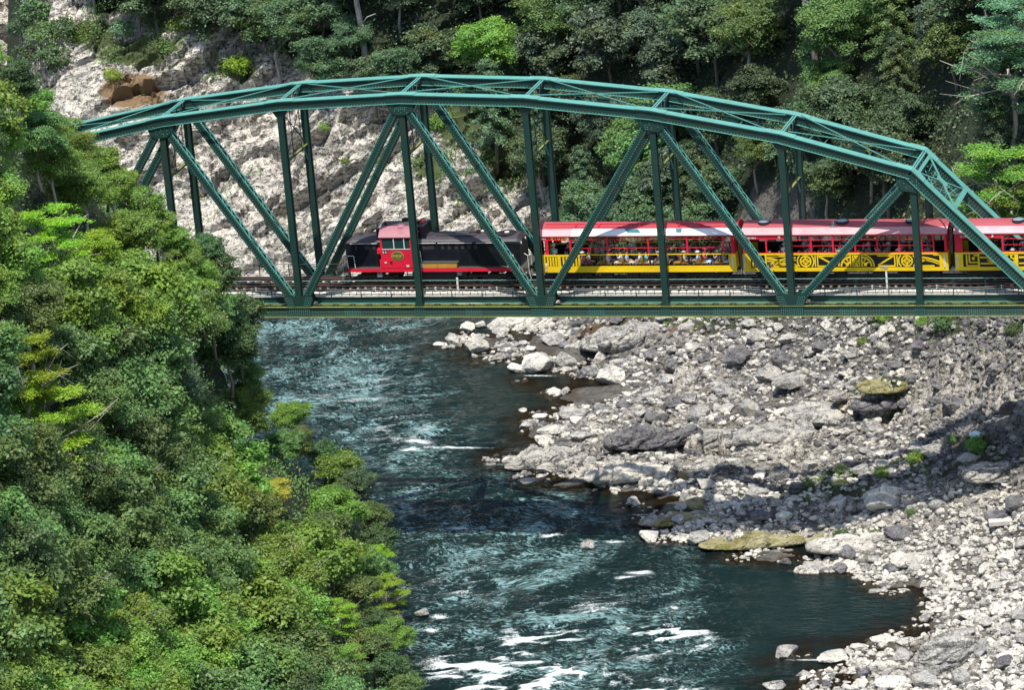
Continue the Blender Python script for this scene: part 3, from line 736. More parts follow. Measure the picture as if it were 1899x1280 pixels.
# ---------------------------------------------------------- coaches
HW = 1.40
def seats(root, x0, x1, step):
    n = 0; x = x0
    while x < x1:
        for ys in (-1, 1):
            mb = MB(); y0, y1 = (-1.2, -.32) if ys < 0 else (.32, 1.2)
            for s in (-1, 1):
                mb.box(x + s * .08, x + s * .52, y0, y1, 1.42, 1.46) if s > 0 else mb.box(x - .52, x - .08, y0, y1, 1.42, 1.46)
            for sl_ in range(5):
                yy = y0 + (y1 - y0) * sl_ / 4.4; mb.box(x - .03, x + .03, yy, yy + .10, 1.30, 1.98)
            mb.box(x - .035, x + .035, y0, y1, 1.93, 2.0)
            for xx in (x - .5, x - .03, x + .45):
                for yy in (y0, y1 - .05): mb.box(xx, xx + .05, yy, yy + .05, 1.02, 1.42)
            mb.build('bench_seat', M['wood'], root)
        x += step
def band(mb, x0, z0, x1, z1, w_, y0, y1):
    d = np.array([x1 - x0, z1 - z0]); d = d / np.linalg.norm(d); n_ = np.array([-d[1], d[0]]) * w_ / 2
    mb.prism_xz([(x0 + n_[0], z0 + n_[1]), (x1 + n_[0], z1 + n_[1]), (x1 - n_[0], z1 - n_[1]), (x0 - n_[0], z0 - n_[1])], y0, y1)
def arc(mb, cx, cz, r, w_, a0, a1, y0, y1, n=20, clip=None):
    for i in range(n):
        a, b_ = a0 + (a1 - a0) * i / n, a0 + (a1 - a0) * (i + 1) / n
        mb.prism_xz([(cx + (r - w_ / 2) * math.cos(a), cz + (r - w_ / 2) * math.sin(a)), (cx + (r + w_ / 2) * math.cos(a), cz + (r + w_ / 2) * math.sin(a)),
                     (cx + (r + w_ / 2) * math.cos(b_), cz + (r + w_ / 2) * math.sin(b_)), (cx + (r - w_ / 2) * math.cos(b_), cz + (r - w_ / 2) * math.sin(b_))], y0, y1)
ZB, ZS, ZW, ZE, ZR = .92, 2.14, 3.30, 3.46, 3.93        # bottom, sill, window top, eave, roof top above the rails
def coach(x_world, L, label, number, code, kind):
    c = tag(empty('passenger_coach', (x_world, TY, RZ)), label, 'coach', 'coaches behind the locomotive')
    open_ = kind == 'open'
    mb = MB(); mb.box(.05, L - .05, -1.34, 1.34, ZB, ZB + .1); mb.build('floor', M['dark'], c)
    # end walls
    for x in (.05, L - .11):
        mb = MB()
        for s in (-1, 1):
            mb.box(x, x + .06, min(s * .42, s * HW), max(s * .42, s * HW), ZS, ZE)
        mb.box(x, x + .06, -.42, .42, ZE - .3, ZE)
        pr0 = roof_profile(HW, ZE, ZR - .03, 12); mb.prism_yz(pr0, x, x + .06)
        mb.build('end_wall', M['red'], c)
        for s in (-1, 1): mb = MB(); mb.box(x, x + .06, min(s * .42, s * HW), max(s * .42, s * HW), ZB, ZS - .003); mb.build('end_panel', M['yellow'], c)
    for x in (.0, L - .42):                       # yellow corner panel with a grab rail
        for s in (-1, 1):
            y0, y1 = (-HW - .02, -HW + .02) if s < 0 else (HW - .02, HW + .02)
            mb = MB(); mb.box(x, x + .42, y0, y1, ZB, ZS); mb.build('corner_panel', M['yellow'], c)
    mb = MB()
    for x in (.16, L - .25): mb.tube([(x, -HW - .06, ZB + .25), (x, -HW - .07, ZS - .15)], .025, 5); mb.box(x - .05, x + .05, -HW - .045, -HW - .021, ZB + .22, ZS - .12)
    mb.build('grab_rail', M['white'], c)
    # letterboard, posts
    for s in (-1, 1):
        mb = MB(); y0, y1 = (-HW, -HW + .06) if s < 0 else (HW - .06, HW)
        zt = ZE; zb_ = ZW + .02
        if not open_:
            mb.box(.12, L - .12, y0, y1, ZW, ZE); mb.box(.45, 3.1, y0, y1, ZW - .20, ZW)
            posts = [.45, .95] if False else []
            xs_ = [.43, 2.0 - .42, 3.12] + [3.12 + i * 1.47 for i in range(1, 7)] + [L - .62 - .35]
            for x in xs_: mb.box(x, x + .11, y0 - .005, y1, ZS, ZW)
            mb.box(.12, .43, y0, y1, ZS, ZW)
            for z in (2.62, 3.04):
                for q in range(2, len(xs_) - 1): mb.box(xs_[q] + .11, xs_[q + 1], y0 + .01, y0 + .04, z, z + .035)
            mb.box(L - .55, L - .12, y0, y1, ZS, ZW) if s > 0 else mb.box(L - .2, L - .12, y0, y1, ZS, ZW)
            mb.box(.12, L - .12, y0 + .0, y1, ZS, ZS + .04)
        else:
            mb.box(.12, L - .12, y0, y1, ZE - .07, ZE)
            mb.box(.12, 2.35, y0, y1, ZW - .18, ZE - .07)
            for x in (.12, .62, 2.28): mb.box(x, x + (.2 if x < 2 else .14), y0 - .005, y1, ZS, ZW - .15)
            mb.box(.12, .34, y0, y1, ZW - .2, ZE)
            for x in (4.85, 7.65, 10.3, 12.75): mb.box(x, x + .11, y0 - .005, y1, ZS - .02, ZE - .07)
            for z in (2.55, 3.15): mb.box(2.42, L - .5, y0 + .01, y0 + .045, z, z + .045)
            for x in (3.6, 6.3, 9.0, 11.6): mb.box(x, x + .05, y0 + .01, y0 + .045, 2.55, 2.595)
            for x in (3.55, 6.2, 8.9, 11.5): mb.box(x, x + .06, y0 + .01, y0 + .04, ZS + .05, 2.55)
            mb.box(L - .30, L - .12, y0, y1, ZS, ZE - .07)
        mb.build('window_posts', M['red'], c)
    # lower side panel
    for s in (-1, 1):
        y0, y1 = (-HW - .012, -HW + .03) if s < 0 else (HW - .03, HW + .012)
        f0, f1 = (-HW - .045, -HW - .014) if s < 0 else (HW + .014, HW + .045)
        if open_:
            mb = MB(); mb.box(.42, 2.95, y0, y1, ZB + .3, ZS - .12); side = mb.build('side_backing', M['panel_black'], c)
            mb = MB()
            mb.box(.42, 2.95, f0, f1, ZS - .13, ZS); mb.box(.42, L - .42, f0 - .02, f1, ZB, ZB + .12); mb.box(.42, L - .42, f0, f1, ZB + .13, ZB + .42)
            mb.box(.43, .56, f0, f1, ZB + .42, ZS - .13); mb.box(1.40, 1.62, f0, f1, ZB + .42, ZS - .13); mb.box(2.82, 2.95, f0, f1, ZB + .42, ZS - .13)
            for a, b_ in ((.62, 1.38), (1.70, 2.80)):
                k_ = 4 if a < 1 else 5
                for i in range(k_):
                    xx = a + (b_ - a) * (i + .2) / k_; mb.box(xx, xx + .125, f0, f1, ZB + .45, ZS - .16)
            mb.box(2.95, L - .42, f0, f1, ZS - .03, ZS + .03); mb.box(L - .50, L - .44, f0, f1, ZB + .42, ZS - .03)
            mb.build('side_panel', M['yellow'], c)
            mb = MB(); mb.box(2.95, L - .5, y0, y0 + .015, ZB + .425, ZB + .50)
            for x in (7.7, 10.35): mb.box(x, x + .12, y0, y0 + .02, ZB + .5, ZS - .04)
            mb.build('kick_board', M['panel_black'], side)
        else:
            mb = MB(); mb.box(.42, L - .42, y0, y1, ZB + .1, ZS - .02); mb.build('side_backing', M['panel_black'], c)
            mb = MB(); a, b_ = ZB + .30, ZS - .16; h_ = b_ - a; F = (f0, f1); G = (f0 + .012 if s < 0 else f0, f1 if s < 0 else f1 - .012)
            mb.box(.42, L - .42, *F, ZS - .11, ZS); mb.box(.42, L - .42, *F, ZB + .13, ZB + .24); mb.box(.42, L - .42, F[0] - .015, F[1], ZB, ZB + .115)
            for x in (.42, 1.50, 3.02): mb.box(x, x + .12, *F, ZB + .24, ZS - .11)
            mb.box(L - .56, L - .42, *F, ZB + .24, ZS - .11)
            if kind == 'deco':
                yA, yB = G
                def tri(p): mb.prism_xz(p, yA, yB)
                # door panel
                band(mb, .68, a, .68, b_, .10, yA, yB); band(mb, .86, a + .05, .86, b_ - .05, .09, yA, yB); tri([(.95, a), (1.45, a), (.95, b_)]); 
                # first bay: falling arc
                band(mb, 1.66, b_ - .03, 3.0, b_ - .03, .10, yA, yB); band(mb, 1.66, a + .03, 3.0, a + .03, .10, yA, yB)
                def curve(x0, x1, z0, z1, w_, bow):
                    q = [(x0 + (x1 - x0) * t_, z0 + (z1 - z0) * t_ + bow * 4 * t_ * (1 - t_)) for t_ in np.linspace(0, 1, 12)]
                    for i in range(11): band(mb, *q[i], *q[i + 1], w_, yA, yB)
                curve(1.64, 3.0, b_ - .16, a + .1, .12, .10); curve(1.64, 2.85, b_ - .36, a + .03, .10, .12)
                def bay(ox, flip):
                    X = (lambda x: ox + x) if not flip else (lambda x: ox - x)
                    q = lambda pts: [(X(x), z) for x, z in pts]
                    def cv(x0, x1, z0, z1, w_, bow):
                        p_ = [(X(x0 + (x1 - x0) * t_), z0 + (z1 - z0) * t_ + bow * 4 * t_ * (1 - t_)) for t_ in np.linspace(0, 1, 12)]
                        for i in range(11): band(mb, *p_[i], *p_[i + 1], w_, yA, yB)
                    def bd(x0, z0, x1, z1, w_): band(mb, X(x0), z0, X(x1), z1, w_, yA, yB)
                    cc = X(2.55); zc = (a + b_) / 2; rr = h_ / 2 - .03
                    cv(.05, 1.9, a + .12, b_ - .12, .11, .12); cv(.2, 1.9, a + .02, b_ - .30, .07, .12)
                    bd(1.25, zc + .08, 2.05, a + .06, .06)
                    bd(.75, a + .02, 2.05, a + .02, .10); bd(0, b_ - .0, .8, b_ - .0, .07)
                    arc(mb, cc, zc, rr, .10, 0, 2 * math.pi, yA - .004, yB, 28); arc(mb, cc, zc, rr - .17, .07, 0, 2 * math.pi, yA - .002, yB, 24)
                    bd(2.55, zc - rr, 2.55, zc + rr, .10); bd(2.55 - rr, zc, 2.55 + rr, zc, .10)
                    for sg in (-1, 1): arc(mb, cc, zc, rr + .20, .09, (-.75 if sg > 0 else math.pi - .75), (.75 if sg > 0 else math.pi + .75), yA, yB, 10)
                    bd(3.2, a, 3.2, b_, .08); bd(3.36, a, 3.36, b_, .08)
                    bd(3.4, b_ - .03, 4.5, b_ - .03, .09); bd(3.45, b_ - .06, 4.5, a + .08, .10); bd(3.4, a + .03, 4.5, a + .03, .09)
                    c2 = X(5.55)
                    for r2, w2 in ((1.05 * h_, .09), (.82 * h_, .12), (.36 * h_, .12)):
                        arc(mb, c2, a + .02, r2, w2, math.pi / 2 if not flip else 0, math.pi if not flip else math.pi / 2, yA - .001 * r2, yB, 14)
                    for ang in (35, 65): 
                        ca, sa = math.cos(R(ang)), math.sin(R(ang)); sg = -1
                        band(mb, c2 + (sg if not flip else 1) * .4 * h_ * ca, a + .4 * h_ * sa, c2 + (sg if not flip else 1) * .8 * h_ * ca, a + .8 * h_ * sa, .09, yA, yB)
                    bd(5.55, a, 5.55, b_, .09); bd(5.40, a + .05, 5.40, b_ - .3, .05)
                mid = 7.58 + .02
                bay(3.14 - 1.2, False) if False else None
                o1 = mid - .38 - 5.55; bay(o1, False); o2 = mid + .38 + 5.55; bay(o2, True)
                mb.box(mid - .26, mid - .19, yA, yB, a, b_); mb.box(mid + .19, mid + .26, yA, yB, a, b_)
                zc = (a + b_) / 2
                tri([(mid - .17, a), (mid + .17, a), (mid, zc - .02)]); tri([(mid - .17, b_), (mid, zc + .02), (mid + .17, b_)])
                tri([(mid - .18, a + .1), (mid - .05, zc), (mid - .18, b_ - .1)]); tri([(mid + .18, a + .1), (mid + .18, b_ - .1), (mid + .05, zc)]); mb.box(mid - .03, mid + .03, yA - .003, yB, zc - .12, zc + .12)
            else:
                yA, yB = G
                B = lambda x0, x1, z0, z1: mb.box(x0, x1, yA, yB, z0, z1)
                B(.72, .82, a, b_); B(.72, 1.5, a - .03, a + .06); B(.9, 1.0, a + .25, b_); B(.9, 1.5, a + .2, a + .28); B(1.12, 1.30, a + .42, a + .6); B(1.25, 1.5, b_ - .1, b_)
                zc = (a + b_) / 2
                for ox in (1.66, 4.2, 7.0, 10.0):
                    B(ox, ox + 1.35, b_ - .24, b_ - .13); B(ox, ox + 1.35, a + .12, a + .21)
                    band(mb, ox + .45, zc, ox + 1.3, zc + .30, .11, yA, yB); band(mb, ox + .45, zc, ox + 1.3, zc - .30, .11, yA, yB)
                    mb.prism_xz([(ox + .95, zc), (ox + 1.3, zc + .2), (ox + 1.3, zc - .2)], yA, yB) if False else None
                for ox in (3.15, 5.9, 8.7):
                    B(ox, ox + .12, a, b_)
                    mb.prism_xz([(ox + .12, a - .02), (ox + 1.0, a - .02), (ox + 1.0, b_ + .02), (ox + .75, zc)], yA, yB); mb.prism_xz([(ox + .12, b_ + .02), (ox + .75, zc), (ox + 1.0, b_ + .02)], yA, yB)
            mb.build('side_panel', M['yellow'], c)
            if kind != 'deco' and s < 0:
                mb = MB()
                for ox in (3.15, 5.9, 8.7):
                    for xx in (.35, .62):
                        for z in (a + .03, b_ - .17): mb.box(ox + xx, ox + xx + .14, f0 - .004, f0 - .001, z, z + .14)
                mb.build('square_mark', M['panel_black'], c)
    # roof
    mb = MB(); n_ = 16; pr0 = [(y, z) for y, z in roof_profile(HW + .05, ZE + .002, ZR, n_)]; nn = len(pr0)
    xs_ = [-.02, L + .02] if not open_ else [-.02, 2.45, L + .02]
    for q in range(len(xs_) - 1):
        a_, b2 = xs_[q], xs_[q + 1]
        base = len(mb.f)
        mb.add([(a_, y, z) for y, z in pr0] + [(b2, y, z) for y, z in pr0], [(j, j + 1, nn + j + 1, nn + j) for j in range(nn - 1)])
        for j in range(nn - 1):
            mid_y = abs((pr0[j][0] + pr0[j + 1][0]) / 2); mb.m[base + j] = (1 if mid_y < .62 * HW else (2 if (open_ and q == 1) else 0))
    mb.mi = 0
    for s in (-1, 1): mb.box(-.02, L + .02, s * (HW + .05) - .02, s * (HW + .05) + .02, ZE - .05, ZE)
    rf = mb.build('roof', [M['roof_pink'], M['roof_red'], M['roof_clear']], c)
    mod = rf.modifiers.new('thick', 'SOLIDIFY'); mod.thickness = .03; mod.offset = -1
    if open_:
        mb = MB()
        for y, z in ((-.72, 3.83), (-.35, 3.93)): mb.box(.5, L - .6, y - .02, y + .02, z, z + .05)
        for x in (2.6, 4.2, 7.0, 9.7, 11.2): mb.box(x, x + .09, -.78, -.2, 3.86, 3.98)
        mb.build('roof_rail', M['red'], rf)
        mb = MB()                                     # openings with teal glass lying on the clear panels
        def quad(pts):
            def zr(y): return ZE + (ZR - ZE) * (1 - (abs(y) / (HW + .05)) ** 2.3) + .012
            vs = [(x, y, zr(y)) for x, y in pts]; n4 = len(vs); mb.add(vs + [(x, y, z + .01) for x, y, z in vs], [tuple(range(n4))[::-1], tuple(n4 + i for i in range(n4))] + [(i, (i + 1) % n4, n4 + (i + 1) % n4, n4 + i) for i in range(n4)])
        quad([(6.05, -.95), (6.35, -1.28), (6.5, -.95)]); quad([(6.55, -.95), (6.25, -1.27), (7.25, -1.27), (6.95, -.95)]); quad([(9.55, -.95), (9.65, -1.27), (10.0, -1.27), (9.98, -.95)])
        mb.build('roof_glass', M['teal_glass'], rf)
    else:
        for x in ((1.35, 6.6, 11.25) if kind == 'deco' else (4.1, 9.3)):
            mb = MB(); mb.cyl((x, -.28, ZR - .05), .43, .17, 'z', 24); v_ = mb.build('roof_vent', M['rubber'], rf)
            mb = MB(); nseg = 20; base = [(x + .38 * math.cos(i * 2 * math.pi / nseg), -.28 + .38 * math.sin(i * 2 * math.pi / nseg), ZR + .121) for i in range(nseg)]; top = [(x + .24 * math.cos(i * 2 * math.pi / nseg), -.28 + .24 * math.sin(i * 2 * math.pi / nseg), ZR + .175) for i in range(nseg)]
            mb.add(base + top + [(x, -.28, ZR + .20)], [(i, (i + 1) % nseg, nseg + (i + 1) % nseg, nseg + i) for i in range(nseg)] + [(nseg + i, nseg + (i + 1) % nseg, 2 * nseg) for i in range(nseg)]); mb.build('vent_cap', M['chrome'], v_)
        if kind == 'deco':
            mb = MB(); mb.box(5.85, 6.4, -.95, -.7, ZR - .17, ZR - .12); mb.cyl((6.05, -.72, ZR - .12), .11, .3, 'z', 8); mb.build('antenna', M['chrome'], rf)
    # text
    if open_:
        text_mesh('side_number', 'SK300-1', .16, M['white'], c, (.16, -HW - .008, ZW - .10), bold=.006)
        text_mesh('side_lettering', 'ザ・リッチ', .24, M['gold'], c, (1.0, -HW - .008, ZW - .12), bold=.006).data.materials[0] = M['yellow']
        text_mesh('car_number', number, .34, M['white'], c, (2.12, -HW - .012, ZW - .14), bold=.012)
    else:
        text_mesh('side_number', code, .17, M['white'], c, (.42, -HW - .008, ZW - .14), bold=.006)
        text_mesh('car_number', number, .34, M['white'], c, (2.45, -HW - .012, ZW - .13), bold=.012)
    # interior
    seats(c, 3.2 if open_ else 2.6, L - .9, 1.32)
    mb = MB(); mb.box(2.4, 2.44, -1.2, 1.2, 1.02, 2.2) ; mb.box(2.4, 2.44, .5, 1.2, 2.2, 3.3); mb.build('partition', M['wood'], c)
    mb = MB()
    for y in (-.9, .9): mb.box(.2, L - .2, y - .02, y + .02, 3.16, 3.2)
    mb.build('ceiling_rail', M['wood'], c)
    if open_:
        mb = MB()
        for i in range(7): mb.prism_xz([(3.05 + i * .1, 1.5), (3.12 + i * .1, 1.48), (3.02 + i * .08, 2.1), (2.97 + i * .08, 2.1)], -HW + .02 - .01 * (i % 2), -HW + .05)
        mb.build('folded_awning', M['curtain'], c)
    # underframe
    mb = MB(); mb.box(.1, L - .1, -.25, .25, .62, ZB - .01)
    for x in (4.2, 6.0, 8.6): mb.box(x, x + .8, -1.05, -.6, .38, .82)
    mb.tube([(2, -.9, .72), (L - 2, -.9, .72)], .04, 5); mb.build('underframe', M['dark'], c)
    bogie(c, 2.1); bogie(c, L - 2.1)
    for s, xe in ((-1, 0), (1, L)):
        mb = MB(); mb.box(min(xe + s * .01, xe + s * .2), max(xe + s * .01, xe + s * .2), -.45, .45, ZB, 3.5); mb.build('gangway', M['rubber'], c)
        mb = MB(); mb.box(min(xe, xe + s * .25), max(xe, xe + s * .25), -.1, .1, .66, .88)
        mb.tube([(xe - s * .1, -.6, .85), (xe + s * .1, -.62, .45), (xe + s * .22, -.55, .7)], .03, 5); mb.build('coupler', M['chrome'], c)
    if open_:
        mb = MB(); mb.prism_yz([(y, z) for y, z in roof_profile(HW - .03, ZE + .0, ZR + .10, 10)], L + .01, L + .09); mb.build('end_cowl', M['red'], c)
    return c
COACHES = [coach(16.68, 13.62, 'open sided red and yellow coach numbered 5 behind the locomotive', '5', 'SK300-1', 'open'),
           coach(30.75, 13.70, 'middle red and yellow coach numbered 4 with round wheel patterns on its side', '4', 'SK100-1', 'deco'),
           coach(44.90, 13.70, 'rear red and yellow coach numbered 3 with square and arrow patterns on its side', '3', 'SK100-1', 'square')]
# ---------------------------------------------------------- passengers
def skin_body(name, verts, edges, radii, matl, sub=1):
    me = bpy.data.meshes.new(name); me.from_pydata(verts, edges, []); o = bpy.data.objects.new(name, me); col.objects.link(o)
    mod = o.modifiers.new('skin', 'SKIN'); mod.use_smooth_shade = True
    for i, r_ in enumerate(radii):
        sv_ = me.skin_vertices[0].data[i]; sv_.radius = (r_, r_) if np.isscalar(r_) else r_; sv_.use_root = (i == 0)
    if sub: sm = o.modifiers.new('sub', 'SUBSURF'); sm.levels = sub; sm.render_levels = sub
    bpy.context.view_layer.update(); dg = bpy.context.evaluated_depsgraph_get()
    out = bpy.data.meshes.new_from_object(o.evaluated_get(dg)); col.objects.unlink(o); bpy.data.objects.remove(o)
    out.materials.clear(); out.materials.append(matl); return out
def join_tubes(me_src, tubes, matl):
    import bmesh
    bm = bmesh.new(); bm.from_mesh(me_src)
    mb = MB()
    for pts, r0, r1 in tubes: mb.tube(pts, r0, 5, r1)
    t_ = bpy.data.meshes.new('t'); t_.from_pydata(mb.v, [], mb.f); bm.from_mesh(t_); bm.to_mesh(me_src); bm.free(); me_src.materials.clear(); me_src.materials.append(matl)
def person_mesh(pose):
    # facing +X, hips at the origin height given; metres
    sit = pose != 'stand'
    hip = .48 if sit else .92
    V = [(0, 0, hip), (0, 0, hip + .22), (0, 0, hip + .44), (0, 0, hip + .54), (.01, 0, hip + .64), (.015, 0, hip + .74)]
    E = [(0, 1), (1, 2), (2, 3), (3, 4), (4, 5)]; Rr = [(.15, .11), (.135, .10), (.16, .10), .055, (.085, .095), (.07, .085)]
    def chain(start, pts, rs):
        p = start
        for q, r_ in zip(pts, rs): V.append(q); Rr.append(r_); E.append((p, len(V) - 1)); p = len(V) - 1
        return V[-1]
    hands = []
    for s in (-1, 1):
        if pose == 'photo': arm = [(0, s * .19, hip + .43), (.14, s * .22, hip + .28), (.26, s * .08, hip + .56)]
        elif pose == 'lap': arm = [(0, s * .19, hip + .43), (.05, s * .23, hip + .16), (.27, s * .10, hip + .14)]
        elif pose == 'wave' and s > 0: arm = [(0, s * .19, hip + .45), (.08, s * .34, hip + .62), (.10, s * .36, hip + .90)]
        elif pose == 'stand': arm = [(0, s * .19, hip + .43), (.0, s * .24, hip + .16), (.16, s * .20, hip + .30 if s > 0 else hip - .06)]
        else: arm = [(0, s * .19, hip + .43), (.08, s * .22, hip + .16), (.28, s * .16, hip + .12)]
        h_ = chain(2, arm, [.062, .045, .030]); hands.append((np.array(h_), np.array(h_) - np.array(arm[1])))
    for s in (-1, 1):
        if sit: chain(0, [(.08, s * .10, hip), (.44, s * .11, hip + .02), (.46, s * .11, .08), (.60, s * .11, .04)], [.085, .06, .042, .035])
        else: chain(0, [(0, s * .10, hip - .08), (.02, s * .11, .48), (0, s * .12, .08), (.15, s * .12, .04)], [.09, .06, .042, .035])
    body = skin_body('body', V, E, Rr, M['skin'])
    tb = []
    for h_, d in hands:                               # palm, four fingers of unequal length and a thumb from the side of the palm
        d = d / np.linalg.norm(d); side = np.cross(d, (0, 0, 1)); side /= np.linalg.norm(side) + 1e-9; dn = np.cross(side, d)
        tb.append(([h_ - d * .02, h_ + d * .04, h_ + d * .075], .030, .034))
        for i, ln in enumerate((.065, .075, .07, .052)):
            b0 = h_ + d * .075 + side * (.027 - .018 * i); tb.append(([b0, b0 + d * ln * .5 - dn * .008, b0 + d * ln * .85 - dn * .032], .009, .007))
        b0 = h_ + d * .03 + side * .034; tb.append(([b0, b0 + side * .03 + d * .02, b0 + side * .035 + d * .05], .011, .008))
    # nose, ears
    hz = hip + .69
    tb.append(([(.085, 0, hz + .01), (.115, 0, hz - .015)], .010, .014))
    for s in (-1, 1): tb.append(([(.01, s * .085, hz + .02), (.0, s * .095, hz - .02)], .018, .012))
    join_tubes(body, tb, M['skin'])
    # clothes
    V2 = [(0, 0, hip + .0), (0, 0, hip + .22), (0, 0, hip + .44), (0, 0, hip + .50)]; E2 = [(0, 1), (1, 2), (2, 3)]; R2 = [(.17, .13), (.155, .12), (.18, .12), (.09, .08)]
    V, E, Rr = V2, E2, R2
    for s in (-1, 1):
        if pose == 'photo': arm = [(0, s * .19, hip + .43), (.12, s * .215, hip + .30)]
        elif pose == 'wave' and s > 0: arm = [(0, s * .19, hip + .45), (.07, s * .32, hip + .59)]
        else: arm = [(0, s * .19, hip + .43), (.03, s * .225, hip + .22)]
        chain(2, arm, [.078, .062])
    shirt = skin_body('shirt', V, E, Rr, M['skin'])
    V = [(0, 0, hip + .02), (.02, 0, hip - .02)]; E = [(0, 1)]; Rr = [(.165, .125), (.15, .11)]
    for s in (-1, 1):
        if sit: chain(1, [(.10, s * .10, hip), (.44, s * .11, hip + .02), (.46, s * .11, .16)], [.10, .078, .056])
        else: chain(1, [(0, s * .10, hip - .10), (.02, s * .11, .48), (0, s * .12, .14)], [.105, .078, .060])
    tr = skin_body('trousers', V, E, Rr, M['skin'])
    mb = MB(); c0 = np.array([-.008, 0, hip + .735]); vs = []; fs = []; nu, nv = 10, 6
    for j in range(nv + 1):
        for i in range(nu):
            th = math.pi * .62 * j / nv; ph = 2 * math.pi * i / nu; rr = .108 if math.cos(ph) < .3 or th < .9 else .07
            vs.append(c0 + np.array([rr * math.sin(th) * math.cos(ph), rr * .95 * math.sin(th) * math.sin(ph), rr * math.cos(th)]))
    fs = [(j * nu + i, j * nu + (i + 1) % nu, (j + 1) * nu + (i + 1) % nu, (j + 1) * nu + i) for j in range(nv) for i in range(nu)]
    mb.add(vs, fs); ho = mb.build('hair', M['hair'], None, True); hair = ho.data; bpy.data.objects.remove(ho)
    mb = MB(); vs = []; nu = 12
    for r_, z in ((.20, .0), (.118, .02), (.108, .07), (.06, .11), (.001, .12)):
        vs += [c0 + np.array([r_ * math.cos(2 * math.pi * i / nu), r_ * math.sin(2 * math.pi * i / nu), z - .01]) for i in range(nu)]
    mb.add(vs, [(j * nu + i, j * nu + (i + 1) % nu, (j + 1) * nu + (i + 1) % nu, (j + 1) * nu + i) for j in range(4) for i in range(nu)])
    ho = mb.build('hat', M['white'], None, True); hat = ho.data; bpy.data.objects.remove(ho)
    mb = MB()
    for s in (-1, 1): mb.cyl((.078, s * .032, hip + .70), .010, .012, 'x', 6)
    mb.box(.083, .092, -.022, .022, hip + .638, hip + .646)
    ho = mb.build('face', M['hair'], None); face = ho.data; bpy.data.objects.remove(ho)
    return body, shirt, tr, hair, hat, face
CL = {}
for nm, c_ in (('white', (.78, .78, .76)), ('pale blue', (.42, .62, .78)), ('black', (.012, .012, .014)), ('teal', (.16, .50, .50)), ('pink', (.72, .38, .48)), ('beige', (.55, .48, .36)), ('navy', (.03, .04, .10)), ('striped grey', (.30, .31, .33)), ('red', (.5, .05, .07))):
    CL[nm] = paint('cloth_' + nm.replace(' ', '_'), c_, .85, tuple(x * .5 for x in c_), .3)
POSES = {k: person_mesh(k) for k in ('rest', 'photo', 'lap', 'wave', 'stand')}
ORD = ['first', 'second', 'third', 'fourth', 'fifth', 'sixth', 'seventh', 'eighth', 'ninth', 'tenth', 'eleventh', 'twelfth', 'thirteenth', 'fourteenth', 'fifteenth', 'sixteenth', 'seventeenth', 'eighteenth', 'nineteenth', 'twentieth']
for tens in ('twenty', 'thirty', 'forty', 'fifty'): ORD += [tens + '-' + o for o in ORD[:9]]
def person(x, y, z, rz, pose, shirt, trousers, hatted, label):
    p = empty('person', (x, y, z), rz); tag(p, label, 'person', 'passengers riding in the coaches')
    b, s, t_, h_, ht, fc = POSES[pose]
    for nm, me, mt in (('body', b, None), ('shirt', s, CL[shirt]), ('trousers', t_, CL[trousers]), ('hair', h_, None)) + ((('hat', ht, CL['white' if hatted == 1 else 'beige']),) if hatted else ()) + (('face', fc, None),):
        o = obj(nm, me, p)
        if mt: o.material_slots[0].link = 'OBJECT'; o.material_slots[0].material = mt
rp = random.Random(5); plist = []
for ci, (c, cname, full) in enumerate(zip(COACHES, ('open coach', 'middle coach', 'rear coach'), (.86, .74, .8))):
    X0 = c.location.x; st = 3.2 if ci == 0 else 2.6; nb = 8
    rows = {'near': [], 'far': []}
    for i in range(nb):
        for row, y in (('near', -.95), ('near', -.5), ('far', .5), ('far', .95)):
            for s in (-1, 1):
                if rp.random() > full * (.8 if abs(y) < .6 else 1): continue
                x = st + i * 1.32 + s * .20
                if X0 + x > 51.5 or x > 13.1: continue
                rows[row].append((x, y, s))
    for row in rows:
        rows[row].sort()
        for j, (x, y, s) in enumerate(rows[row]):
            sh = rp.choices(list(CL), (15, 6, 3, 3, 3, 4, 1, 3, 1))[0]; tr = rp.choice(['navy', 'black', 'beige', 'pale blue', 'striped grey']); pose = rp.choice(['rest', 'lap', 'photo', 'photo', 'wave', 'rest']); hat = rp.choice([0, 0, 0, 1, 2])
            plist.append((X0 + x, TY + y, RZ + .99, 0 if s > 0 else math.pi, pose, sh, tr, hat, cname, row))
extra = [(COACHES[0].location.x + .48, TY - 1.0, RZ + 1.02, R(-90), 'photo', 'white', 'beige', 0, 'in pale clothes photographing from the first doorway of the open coach'),
         (COACHES[0].location.x + 1.05, TY - .9, RZ + 1.02, R(-110), 'stand', 'teal', 'black', 1, 'in teal standing behind the slatted yellow panel of the open coach'),
         (COACHES[0].location.x + 1.95, TY - .6, RZ + 1.02, R(-60), 'stand', 'black', 'black', 0, 'in black standing by the wooden partition of the open coach'),
         (COACHES[1].location.x + 1.75, TY - 1.0, RZ + 1.0, R(-70), 'photo', 'white', 'navy', 0, 'in white holding a camera at the first window of the middle coach'),
         (COACHES[1].location.x + 2.75, TY - .9, RZ + 1.0, R(-100), 'stand', 'white', 'black', 1, 'in white hat and shirt by the post under the number 4')]
for e in extra: person(*e[:8], 'person ' + e[8])
cnt = {}
tot = {}
for q in plist: tot[(q[5], q[8], q[9])] = tot.get((q[5], q[8], q[9]), 0) + 1
for q in plist:
    k_ = (q[5], q[8], q[9]); cnt[k_] = cnt.get(k_, 0) + 1
    pre = '' if tot[k_] == 1 else ' ' + ORD[cnt[k_] - 1] + ' from the engine,'
    person(*q[:8], 'person in %s top,%s %s seats of the %s' % (q[5], pre, q[9], q[8]))
